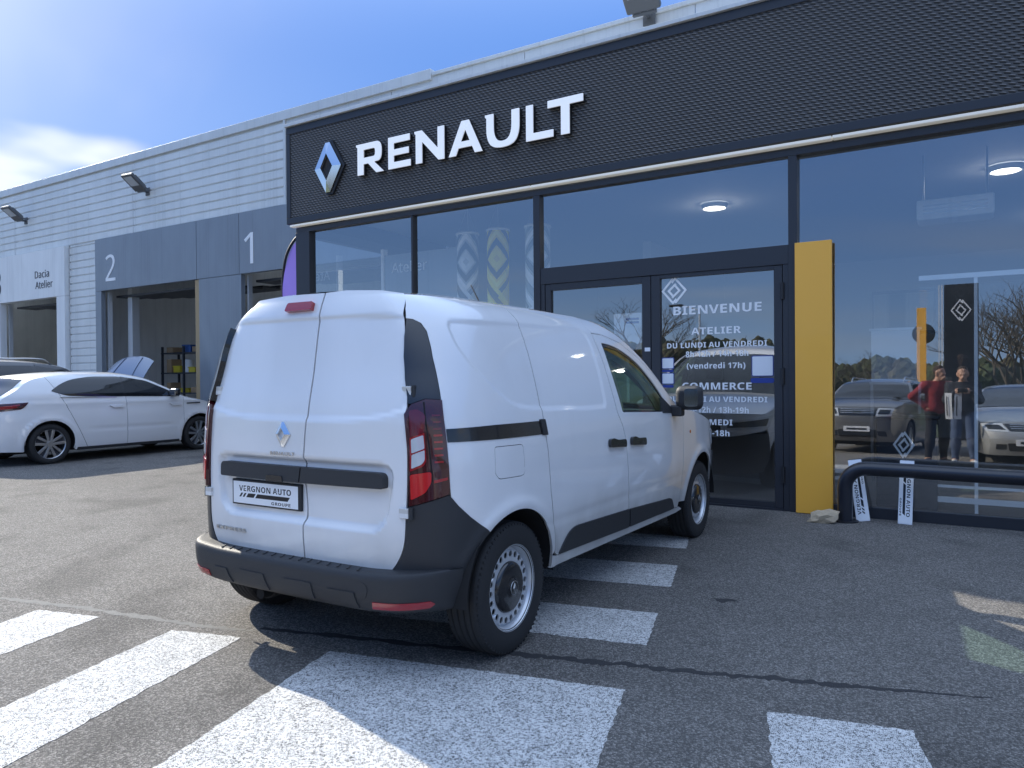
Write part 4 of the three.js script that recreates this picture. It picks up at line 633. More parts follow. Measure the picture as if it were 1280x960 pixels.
    obj('sill', panel(m, sy([...rearArc(12, 2), [1.0, 0.318], [2.99, 0.284], [3.13, 0.29], [3.06, 0.318], [1.06, 0.370], [1.01, 0.38]]), { ...P, off: 0.001, turn: 0.018 }), M.vanPaint, V);
    obj('side_repeater', panel(m, sy(arc(3.22, 0.88, 0.013, 0, 360, 12).slice(0, 12)), { ...P, off: 0.004, turn: 0.006, step: 0.02 }), M.amber, V);
    // rail, handles
    if (sg > 0) obj('door_rail', panel(m, sy([[0.214, 1.084], [0.5, 1.088], [0.905, 1.086], [0.917, 1.05], [0.905, 1.018], [0.5, 1.022], [0.214, 1.027]]), { ...P, off: 0.003, turn: 0.02 }), M.gloss, V);
    if (sg > 0) obj('rail_stop', panel(m, sy(fillet([[0.868, 1.094, 0.006], [0.918, 1.092, 0.006], [0.930, 1.012, 0.006], [0.884, 1.014, 0.006]])), { ...P, off: 0.010, turn: 0.02 }), M.plastic, V);
    const handle = (s0, y0, s1, y1, parent) => { const h = sub('handle', parent); const pts = []; obj('grip', panel(m, sy(fillet([[s0, y0 + 0.026, 0.02], [s0 + 0.05, y0 + 0.030, 0.02], [(s0 + s1) / 2, (y0 + y1) / 2 + 0.021, 0.05], [s1 - 0.05, y1 + 0.030, 0.02], [s1, y1 + 0.026, 0.02], [s1, y1 - 0.022, 0.02], [(s0 + s1) / 2, (y0 + y1) / 2 - 0.020, 0.05], [s0, y0 - 0.022, 0.02]])), { ...P, step: 0.012, off: 0.020, turn: 0.018 }), M.gloss, h); return h; };
    if (sg > 0) handle(1.665, 0.908, 1.905, 0.892, D).name = 'handle';
    handle(2.0, 0.896, 2.24, 0.878, fd);
    // door mirror
    const mr = sub('door_mirror', V); mr.position.set(sg * 0.87, 1.05, -2.86);
    const shell = new RoundedBoxGeometry(0.205, 0.175, 0.12, 4, 0.05); { const p = shell.attributes.position; for (let i = 0; i < p.count; i++) { const k = p.getZ(i) < 0 ? 0.80 : 1; p.setXY(i, p.getX(i) * k, p.getY(i) * k); } shell.computeVertexNormals(); }
    const head = sub('mirror_head', mr); head.position.set(sg * 0.140, 0.10, 0); head.rotation.y = sg * -0.10;
    obj('housing', shell, M.plastic, head); obj('mirror_glass', extrude(fillet([[-0.052, -0.062, 0.025], [0.052, -0.062, 0.025], [0.052, 0.066, 0.025], [-0.052, 0.066, 0.025]]), 0.003).translate(sg * 0.032, 0, 0.0605), M.chrome, head);
    obj('arm', [box(sg * -0.02, sg * 0.09, -0.035, 0.045, -0.035, 0.045, 0.015)], M.plastic, mr);
    // headlamp
    const hl = sub('headlamp', V); const aF = (s) => aS(s);
    obj('lens', panel(m, fillet([[aF(3.86), 0.86, 0.02], [AL[AL.length - 1] - 0.42, 0.80, 0.02], [AL[AL.length - 1] - 0.42, 0.71, 0.02], [aF(3.98), 0.72, 0.02]]), { ...P, off: 0.006, turn: 0.02 }), M.lampClear, hl);
    obj('inner', panel(m, fillet([[aF(3.98), 0.83, 0.02], [AEND - 0.47, 0.785, 0.02], [AEND - 0.47, 0.73, 0.02], [aF(4.03), 0.745, 0.02]]), { ...P, off: 0.009, turn: 0.004 }), M.gloss, hl);
  }
  // nose, both halves in one: white upper apron, black grille and bumper
  const wrap = (f) => (a, y) => (a <= AEND ? f(1)(a, y) : f(-1)(2 * AEND - a, y)), nose = wrap(side);
  obj('front_apron', panel(nose, [[aS(4.0), 0.70], [aS(4.04), 0.87], [AEND, 0.90], [2 * AEND - aS(4.04), 0.87], [2 * AEND - aS(4.0), 0.70], [AEND, 0.56]], { ...P, off: -0.004 }), M.vanPaint, V);
  obj('grille', panel(nose, fillet([[AEND - 0.40, 0.81, 0.03], [AEND + 0.40, 0.81, 0.03], [AEND + 0.40, 0.70, 0.03], [AEND - 0.40, 0.70, 0.03]]), { ...P, off: 0.006, turn: 0.02 }), M.gloss, V);
  obj('front_bumper', panel(nose, [[aS(3.93), 0.36], [aS(3.95), 0.52], [aS(4.0), 0.66], [AEND - 0.4, 0.63], [AEND + 0.4, 0.63], [2 * AEND - aS(4.0), 0.66], [2 * AEND - aS(3.95), 0.52], [2 * AEND - aS(3.93), 0.36], [2 * AEND - aS(4.0), 0.22], [aS(4.0), 0.22]], { ...P, off: 0.012, turn: 0.06 }), M.plastic, V);
  obj('front_emblem', diamond(0.065, 0.085, 0.02, 0.36).rotateY(Math.PI).translate(0, 0.77, -4.42), M.chrome, V);
  obj('front_plate', [box(-0.26, 0.26, 0.42, 0.53, -4.445, -4.425, 0.003)], M.sticker, V);
  // roof, windscreen and bonnet, spanning the two sides
  {
    const yTop = table([0.24, 1.48, 1.80, 2.02, 2.21, 2.46, 2.66, 2.86, 3.0], [1.69, 1.69, 1.683, 1.650, 1.572, 1.432, 1.290, 1.135, 1.052]);
    const hw = (s, y, sg = 1) => tA(aS(Math.max(0.6, s))) * TW(y) * (sg < 0 ? wide(y) : 1);
    obj('roof', sheet((u, v) => {
      const tau = 2 * u - 1, f = 1 - Math.pow(Math.abs(tau), 2.2), k = v * v * (1.6 - 0.6 * v), se = lerp(0.289, 1.93, k), ye = yTop(se);
      let s0 = se; for (let i = 0; i < 6; i++) s0 = se - lean(ye) * wgt(s0);
      const w = tA(aS(s0)) * TW(ye) * (tau < 0 ? wide(ye) : 1), s = se - 0.066 * f * sstep(0.9, 0.289, se), cr = lerp(0.034, 0.072, sstep(0.28, 0.8, se)) * (1 - 0.35 * sstep(1.4, 1.95, se));
      return [tau * w, ye + cr * f, -s];
    }, 40, 60), M.vanPaint, V);
    obj('roof_front', sheet((u, v) => { const tau = 2 * u - 1, f = 1 - Math.abs(tau) ** 2.2, s = lerp(1.93, 2.22, v), ye = yTop(s); return [tau * hw(s, ye, tau), ye + lerp(0.0485, 0.045, v) * f, -s + 0.0 * f]; }, 30, 6), M.vanPaint, V);
    obj('windscreen', sheet((u, v) => { const tau = 2 * u - 1, f = 1 - Math.abs(tau) ** 2.4, s = lerp(2.22, 2.99, v), ye = yTop(s), w = hw(s, ye, tau); return [tau * (w - 0.03), ye + lerp(0.045, 0.02, v) * f, -s - 0.20 * f * sstep(0, 1, v)]; }, 30, 20), M.autoGlass, V);
    for (const sg of [-1, 1]) obj('windscreen_pillar', sheet((u, v) => { const s = lerp(2.0, 3.0, v), ye = yTop(s), w = hw(s, ye, sg); return [sg * (w - 0.055 * u), ye + 0.004 + 0.012 * Math.sin(u * Math.PI / 2), -s - 0.03 * u]; }, 5, 24), M.vanPaint, V);
    const yh = table([2.98, 3.12, 3.33, 3.6, 3.9, 4.04, 4.2, 4.40], [1.056, 1.052, 1.033, 0.985, 0.915, 0.875, 0.86, 0.84]);
    obj('bonnet', sheet((u, v) => { const tau = 2 * u - 1, f = 1 - Math.abs(tau) ** 2.2, edge = lerp(3.0, 4.05, v), s = edge + f * lerp(0.20, 0.34, v), y = yh(edge) + f * lerp(0.055, 0.02, v); return [tau * hw(edge, yh(edge)) * (1 - 0.02 * v), y, -s]; }, 30, 24), M.vanPaint, V);
    obj('scuttle', box(-0.8, 0.8, 1.03, 1.05, -3.2, -2.95), M.plastic, V);
    obj('roof_aerial', [rod([0, 1.74, -1.7], [0, 1.90, -1.55], 0.006, 8, 0.003), cyl(0.03, 0.025, 0.02, 14).translate(0, 1.74, -1.7)], M.plastic, V);
  }
  // rear doors, unequal, the split a little right of the middle
  const gapT = table([0.45, 0.6, 0.69, 0.78, 0.835, 0.93, 1.06, 1.12, 1.19, 1.45, 1.62, 1.74], [0.070, 0.056, 0.060, 0.052, 0.042, 0.056, 0.066, 0.072, 0.072, 0.067, 0.065, 0.067]);
  const split = (d) => { const o = []; for (let y = 0.458; y < 1.722; y += 0.03) o.push([gapT(y) + d, y]); return o; };
  const rEdge = spl([[0.50, 0.459], [0.569, 0.472], [0.610, 0.518], [0.638, 0.585], [0.648, 0.70], [0.654, 0.85], [0.652, 1.01], [0.629, 1.224], [0.598, 1.386], [0.553, 1.573], [0.525, 1.655], [0.485, 1.697]], 5);
  const topR = [[0.40, 1.710], [0.2, 1.722]], topL = [[-0.2, 1.722], [-0.42, 1.712]];
  const mir = (p) => p.map((q) => [-q[0] * wide(q[1]), q[1]]);
  const RO = { centre: C, step: 0.016, turn: 0.016 };
  const dR = sub('rear_door', V); dR.userData.label = 'right rear door, plain white'; const dL = sub('rear_door', V); dL.userData.label = 'left rear door with emblem and dealer plate';
  obj('skin', panel(rear, [...rEdge, ...topR, ...split(0.0048).reverse()], RO), M.vanPaint, dR);
  obj('skin', panel(rear, [...split(-0.0048), ...topL, ...mir(rEdge).reverse()], RO), M.vanPaint, dL);
  const strip = (t0, t1) => { const p = fillet(t0 < -0.2 ? [[t0, 0.893, 0.03], [t1, 0.893, 0.002], [t1 - 0.012, 0.820, 0.002], [t0, 0.821, 0.012]] : [[t0, 0.893, 0.002], [t1, 0.892, 0.035], [t1, 0.824, 0.012], [t0 - 0.012, 0.820, 0.002]]); return panel(rear, p, { ...RO, off: 0.040, turn: 0.045 }); };
  obj('handle_strip', strip(-0.535, 0.048), M.plastic, dL); obj('handle_strip', strip(0.056, 0.540), M.plastic, dR);
  obj('latch_button', panel(rear, fillet([[-0.18, 0.846, 0.012], [-0.07, 0.846, 0.012], [-0.066, 0.817, 0.004], [-0.184, 0.817, 0.004]]), { ...RO, off: 0.044, turn: 0.006 }), M.gloss, dL);
  obj('plate_frame', box(-0.462, 0.030, 0.681, 0.808, rear(-0.219, 0.744).z - 0.03, Math.max(rear(-0.219, 0.7).z, rear(-0.219, 0.79).z) + 0.016, 0.005), M.frameDark, dL);
  { const p = obj('dealer_plate', new THREE.PlaneGeometry(0.462, 0.108), M.plate, dL); const a = rear(-0.219, 0.7), b = rear(-0.219, 0.79); p.position.set(-0.219, 0.744, -0.076); p.rotation.x = 0.0; p.position.z = Math.max(a.z, b.z) + 0.0175; }
  const on = (geo, t, y, lift = 0.001) => { const p = rear(t, y), q = rear(t, y + 0.02), w = rear(t + 0.02, y), n = new THREE.Vector3().crossVectors(w.sub(p), q.clone().sub(p)).normalize(); geo.applyQuaternion(new THREE.Quaternion().setFromUnitVectors(new THREE.Vector3(0, 0, 1), n)); const c = p.addScaledVector(n, lift); geo.translate(c.x, c.y, c.z); return geo; };
  obj('emblem', on(diamond(0.0515, 0.0585, 0.016, 0.36), -0.079, 1.043), M.chrome, dL);
  obj('lettering', on(lettering('RENAULT', -0.084, 0.084, -0.0085, 0.017, 0.004), -0.084, 0.951), M.chrome, dL);
  obj('lettering', on(lettering('EXPRESS', -0.119, 0.119, -0.009, 0.018, 0.004), -0.466, 0.556), M.satin, dL);
  obj('brake_lamp', panel(rear, fillet([[-0.155, 1.672, 0.012], [0.017, 1.671, 0.004], [0.020, 1.632, 0.004], [-0.163, 1.630, 0.012]]), { ...RO, off: 0.022, turn: 0.024, step: 0.02 }), M.lampRed, dL);
  for (const [sg, d] of [[1, dR], [-1, dL]]) for (const y of [1.248, 0.728]) { const h = sub('hinge', d), a = rear(sg * 0.645, y), k = y > 1 ? 0.625 : 0.65; obj('leaf', box(-0.028, 0.022, -0.022, 0.022, -0.004, 0.014, 0.004).translate(sg * k, y, a.z), M.vanPaint, h); obj('pin', cyl(0.010, 0.010, 0.05, 10).translate(sg * (k + 0.030), y, a.z + 0.002), M.plastic, h); }
  // dark rubber behind every gap
  const behind = (m, pts, w) => panel(m, [...shift(pts, -w), ...shift(pts, w).reverse()], { ...P, off: -0.013, turn: 0, step: 0.05 });
  obj('door_seal', [behind(side(1), sy(slideGap), 0.02), behind(side(1), sy(frontGap), 0.02), behind(side(-1), sy(slideGap), 0.02), behind(side(-1), sy(frontGap), 0.02), behind(rear, split(0), 0.022), behind(rear, rEdge.slice(3), 0.03), behind(rear, mir(rEdge.slice(3)), 0.03), panel(side(1), sy(fillet([[0.44, 1.01], [0.72, 1.01], [0.72, 0.81], [0.44, 0.81]])), { ...P, off: -0.015, turn: 0 }), panel(rear, [[-0.6, 0.455], [0.6, 0.455], [0.62, 0.50], [-0.62, 0.50]], { ...RO, off: -0.012, turn: 0 })], M.gap, V);
  // rear bumper: corner skins up to the lamps, and a projecting step below
  const corner = (sg) => { const p = sy([[0.417, 0.612], [0.302, 0.697], [0.245, 0.750], [0.215, 0.790], [0.207, 0.802], [0.140, 0.772], [0.104, 0.752]]); const inner = rEdge.filter((q) => q[1] < 0.751).reverse().map((q) => [aT(Math.min(0.66, (q[0] + 0.006) / TW(q[1]))), q[1]]); const bot = [[aT(0.5), 0.44], [aT(0.6), 0.44], ...sy([[0.254, 0.44]]), ...sy(rearArc(160, 127))]; return panel(side(sg), [...p, ...inner, ...bot], { ...P, off: 0.002, turn: 0.03, step: 0.02 }); };
  const aEnd = sy([[0.268, 0.40]])[0][0], grow = (a) => lerp(1, 0.18, sstep(aT(0.62), aEnd, a));
  const sec = [[-0.02, 0.474], [0.05, 0.476], [0.072, 0.472], [0.081, 0.462], [0.086, 0.438], [0.086, 0.395], [0.080, 0.350], [0.068, 0.318], [0.044, 0.300], [0.0, 0.292], [-0.03, 0.294]], so = table(sec.map((_, i) => i / (sec.length - 1)), sec.map((p) => p[0])), yo = table(sec.map((_, i) => i / (sec.length - 1)), sec.map((p) => p[1]));
  const bump = (x, q) => { const sg = Math.sign(x) || 1, a = Math.abs(x), o = so(q) * (q > 0.05 && q < 0.95 ? grow(a) : 1), y = yo(q) + 0.010 * sstep(aT(0.45), aT(0.7), a), s0 = sA(a), t0 = tA(a), da = 1e-3, tx = tA(a + da) - tA(Math.max(0, a - da)), ty = sA(a + da) - sA(Math.max(0, a - da)), l = Math.hypot(tx, ty) || 1; const nx = ty / l, ny = -tx / l, k = TW(y); return new THREE.Vector3(sg * (t0 * k + nx * o), y, -(s0 + ny * o)); };
  obj('rear_bumper', [corner(1), corner(-1), sheet((u, v) => { const x = lerp(-aEnd, aEnd, u); return bump(x, v); }, 150, 40), ...[-0.46, -0.40, -0.34, -0.28, -0.22, -0.16, -0.10, -0.04, 0.02, 0.08, 0.14, 0.20, 0.26, 0.32, 0.38, 0.44].map((t) => { const b = box(-0.004, 0.004, -0.002, 0.003, -0.028, 0.022); b.rotateY(0.5); b.translate(t, 0.477, -0.034); return b; })], M.plastic, V);
  const pad = (x0, x1, q0, q1, sl) => panel(bump, fillet([[x0, q0, 0.01], [x1, q0, 0.01], [x1 + sl, q1, 0.01], [x0 - sl, q1, 0.01]]), { ...P, step: 0.02, stepY: 0.03, off: 0.005, turn: 0.008 });
  for (const q of [pad(-0.50, -0.40, 0.52, 0.70, 0.03), pad(-0.30, -0.12, 0.50, 0.70, 0.03), pad(0.02, 0.20, 0.50, 0.68, 0.02), pad(0.30, 0.46, 0.52, 0.70, 0.03)]) obj('bumper_pad', q, M.plastic, V);
  obj('tow_cap', panel(bump, arc(0.50, 0.50, 0.032, 0, 360, 20).slice(0, 20).map(([x, y]) => [x, 0.5 + (y - 0.5) * 2.6]), { ...P, step: 0.02, stepY: 0.05, off: 0.002, turn: 0.004 }), M.plastic, V);
  for (const sg of [1, -1]) { const x0 = aT(0.56), x1 = aT(0.66) + (sg > 0 ? 0.14 : 0.05); obj('reflector', panel((x, q) => bump(sg * x, q), fillet([[x0, 0.595, 0.004], [x1 - 0.02, 0.60, 0.004], [x1, 0.635, 0.01], [x1 - 0.02, 0.69, 0.004], [x0, 0.69, 0.004]]), { ...P, step: 0.02, stepY: 0.03, off: 0.004, turn: 0.008 }), M.lampRed, V); }
  // arches and underbody
  const liner = (s, r, sg) => [sheet((u, v) => { const a = lerp(0.0, Math.PI, u); return [sg * lerp(0.865, 0.55, v), 0.305 + r * Math.sin(a), -(s - r * Math.cos(a))]; }, 30, 2), sheet((u, v) => { const a = u * Math.PI; return [sg * 0.55, 0.305 + r * v * Math.sin(a), -(s - r * v * Math.cos(a))]; }, 24, 1)];
  for (const sg of [1, -1]) { obj('arch_liner', liner(0.632, RA + 0.012, sg), M.gap, V); obj('arch_liner', liner(3.542, 0.40, sg), M.gap, V); }
  obj('underbody', [box(-0.56, 0.56, 0.27, 0.36, -4.2, -0.25, 0.01), box(-0.82, 0.82, 0.30, 0.37, -3.1, -1.06), box(-0.80, 0.80, 0.28, 0.33, -0.70, -0.56), rod([-0.3, 0.24, -0.12], [-0.3, 0.27, -2.6], 0.028, 10), cyl(0.08, 0.08, 0.55, 14).rotateX(Math.PI / 2).translate(-0.32, 0.28, -0.45)], M.gap, V);
  // cabin
  obj('bulkhead', extrude([[-0.80, 0.38], [0.80, 0.38], [0.80, 1.05], [0.60, 1.60], [-0.60, 1.60], [-0.80, 1.05]], 0.03).translate(0, 0, -1.80), M.cabinLight, V);
  for (const sg of [1, -1]) obj('door_card', box(sg * 0.80, sg * 0.83, 0.40, 1.04, -3.0, -1.9, 0.01), M.cabin, V);
  for (const sg of [1, -1]) obj('pillar_lining', [rod([sg * 0.58, 1.60, -2.12], [sg * 0.78, 1.07, -2.96], 0.035, 8), rod([sg * 0.62, 1.56, -1.88], [sg * 0.79, 1.05, -1.92], 0.035, 8), box(sg * 0.52, sg * 0.60, 1.57, 1.60, -2.1, -1.84)], M.cabinTan, V);
  obj('dashboard', [box(-0.80, 0.80, 0.70, 1.03, -3.2, -2.78, 0.05), box(-0.1, 0.12, 0.45, 0.85, -2.9, -2.6, 0.03), box(-0.62, -0.18, 1.0, 1.10, -2.98, -2.74, 0.03)], M.cabin, V);
  const st = sub('steering_wheel', V); st.position.set(-0.38, 1.0, -2.62); st.rotation.x = -0.45; obj('rim', new THREE.TorusGeometry(0.185, 0.016, 10, 36), M.cabin, st); obj('hub', [cyl(0.06, 0.06, 0.04, 16).rotateX(Math.PI / 2), box(-0.18, 0.18, -0.015, 0.015, -0.01, 0.01), box(-0.015, 0.015, -0.18, 0, -0.01, 0.01)], M.cabin, st);
  for (const t of [-0.38, 0.38]) { const se = sub('seat', V); se.position.set(t, 0, -2.05); obj('cushion', box(-0.24, 0.24, 0.50, 0.66, -0.46, 0.05, 0.05), M.cabin, se); const bk = box(-0.23, 0.23, 0, 0.62, -0.07, 0.07, 0.05); bk.rotateX(0.22); bk.translate(0, 0.62, 0.06); obj('backrest', bk, M.cabin, se); const hd = box(-0.12, 0.12, 0, 0.17, -0.045, 0.045, 0.03); hd.rotateX(0.15); hd.translate(0, 1.25, 0.17); obj('headrest', hd, M.cabin, se); }
}
// wheels: tyre with grooved tread, pierced steel rim, black centre cap
function tyre(R, w, rimR) {
  const P = [[rimR, -w * 0.42], [rimR + 0.008, -w * 0.47], [rimR + (R - rimR) * 0.45, -w * 0.515], [R - 0.030, -w * 0.49], [R - 0.012, -w * 0.45], [R - 0.003, -w * 0.40]];
  const gx = [-0.27, -0.09, 0.09, 0.27]; for (const x of gx) P.push([R, (x - 0.022) * w], [R - 0.009, (x - 0.018) * w], [R - 0.009, (x + 0.018) * w], [R, (x + 0.022) * w]);
  P.push(...P.slice(0, 6).reverse().map(([a, b]) => [a, -b]));
  const g = new THREE.LatheGeometry(P.map(([a, b]) => new THREE.Vector2(a, b)), 64); g.rotateZ(-Math.PI / 2); const q = [g], n = 72;   // axis along x
  for (let k = 0; k < n; k++) for (const [x, d] of [[-0.435, 0.06], [0.435, 0.06], [-0.345, 0.05], [0.345, 0.05]]) { const b = new THREE.BoxGeometry(w * d * 1.6, 0.011, 0.009); b.translate(x * w * 0.98, R - (Math.abs(x) > 0.4 ? 0.0152 : 0.0065), 0); b.rotateX(k / n * 2 * Math.PI); q.push(b); }
  return q;
}
function steelWheel(parent, pos, sg, R = 0.312) {
  const wh = sub('wheel', parent); wh.position.set(...pos); wh.rotation.y = sg > 0 ? 0 : Math.PI; wh.scale.set(1, 1, 1);
  const rr = 0.205, w = 0.185; obj('tyre', tyre(R, w, rr - 0.012), M.rubber, wh);
  const prof = [[rr, w * 0.36], [rr + 0.004, w * 0.46], [rr - 0.003, w * 0.475], [rr - 0.009, w * 0.44], [rr - 0.012, w * 0.36], [rr - 0.020, w * 0.33], [rr - 0.022, w * 0.12], [rr - 0.024, -w * 0.3], [rr, -w * 0.45]];
  const lip = new THREE.LatheGeometry(prof.map(([a, b]) => new THREE.Vector2(a, b)), 64).rotateZ(-Math.PI / 2);
  const holes = []; for (let k = 0; k < 22; k++) { const a = k / 22 * 2 * Math.PI, h = []; for (let i = 0; i < 12; i++) { const b = i / 12 * 2 * Math.PI; h.push([0.155 * Math.cos(a) + 0.0152 * Math.cos(b) * Math.cos(a) - 0.0145 * Math.sin(b) * Math.sin(a), 0.155 * Math.sin(a) + 0.0152 * Math.cos(b) * Math.sin(a) + 0.0145 * Math.sin(b) * Math.cos(a)]); } holes.push(h); }
  const disc = extrude(arc(0, 0, 0.184, 0, 360, 64).slice(0, 64), 0.006, 0, holes); { const p = disc.attributes.position; for (let i = 0; i < p.count; i++) { const r = Math.hypot(p.getX(i), p.getY(i)); p.setZ(i, p.getZ(i) - 0.02 * sstep(0.172, 0.185, r)); } disc.computeVertexNormals(); }
  disc.rotateY(Math.PI / 2); disc.translate(w * 0.30, 0, 0); obj('rim', [lip, disc], M.steel, wh);
  obj('rim_well', cyl(0.17, 0.17, 0.02, 32).rotateZ(Math.PI / 2).translate(-0.01, 0, 0), M.gap, wh);
  const cap = new THREE.LatheGeometry([[0.0, 0.030], [0.03, 0.030], [0.034, 0.022], [0.06, 0.018], [0.105, 0.014], [0.118, 0.006], [0.122, -0.006]].map(([a, b]) => new THREE.Vector2(a, b)), 48).rotateZ(-Math.PI / 2).translate(w * 0.36, 0, 0); obj('centre_cap', cap, M.gloss, wh);
  obj('cap_emblem', [diamond(0.016, 0.024, 0.005, 0.36).rotateY(Math.PI / 2).translate(w * 0.36 + 0.030, 0, 0), new THREE.TorusGeometry(0.031, 0.0022, 6, 36).rotateY(Math.PI / 2).translate(w * 0.36 + 0.028, 0, 0)], M.satin, wh);
  return wh;
}
for (const sg of [1, -1]) { steelWheel(V, [sg * 0.772, 0.308, -0.632], sg); const f = steelWheel(V, [sg * 0.772, 0.308, -3.542], sg); }
// ------------------------------------------------------------------ other cars
function alloyWheel(parent, pos, sg, R, rr, w = 0.20) {
  const wh = sub('wheel', parent); wh.position.set(...pos); wh.rotation.y = sg > 0 ? 0 : Math.PI;
  obj('tyre', tyre(R, w, rr - 0.01), M.rubber, wh);
  const lip = new THREE.LatheGeometry([[rr, w * 0.30], [rr + 0.004, w * 0.44], [rr - 0.008, w * 0.45], [rr - 0.016, w * 0.36], [rr - 0.03, w * 0.1], [rr - 0.03, -w * 0.4]].map(([a, b]) => new THREE.Vector2(a, b)), 48).rotateZ(-Math.PI / 2), sp = [lip];
  for (let k = 0; k < 5; k++) for (const d of [-1, 1]) { const a = k / 5 * 2 * Math.PI, q = extrude([[-0.018 + d * 0.018, 0.035], [0.018 + d * 0.018, 0.035], [d * 0.062 + 0.024, rr - 0.012], [d * 0.062 - 0.024, rr - 0.012]], 0.022, 0.004); q.rotateZ(a); q.rotateY(Math.PI / 2); q.translate(w * 0.24, 0, 0); sp.push(q); }
  obj('rim', sp, M.satin, wh); obj('spoke_inset', Array.from({ length: 5 }, (_, k) => { const q = extrude([[-0.012, 0.05], [0.012, 0.05], [0.05, rr - 0.02], [-0.05, rr - 0.02]], 0.006); q.rotateZ(k / 5 * 2 * Math.PI); q.rotateY(Math.PI / 2); q.translate(w * 0.20, 0, 0); return q; }), M.frame, wh);
  obj('hub', cyl(0.05, 0.042, 0.03, 20).rotateZ(-Math.PI / 2).translate(w * 0.34, 0, 0), M.satin, wh); obj('brake_disc', cyl(0.13, 0.13, 0.02, 24).rotateZ(Math.PI / 2), M.gap, wh);
  return wh;
}
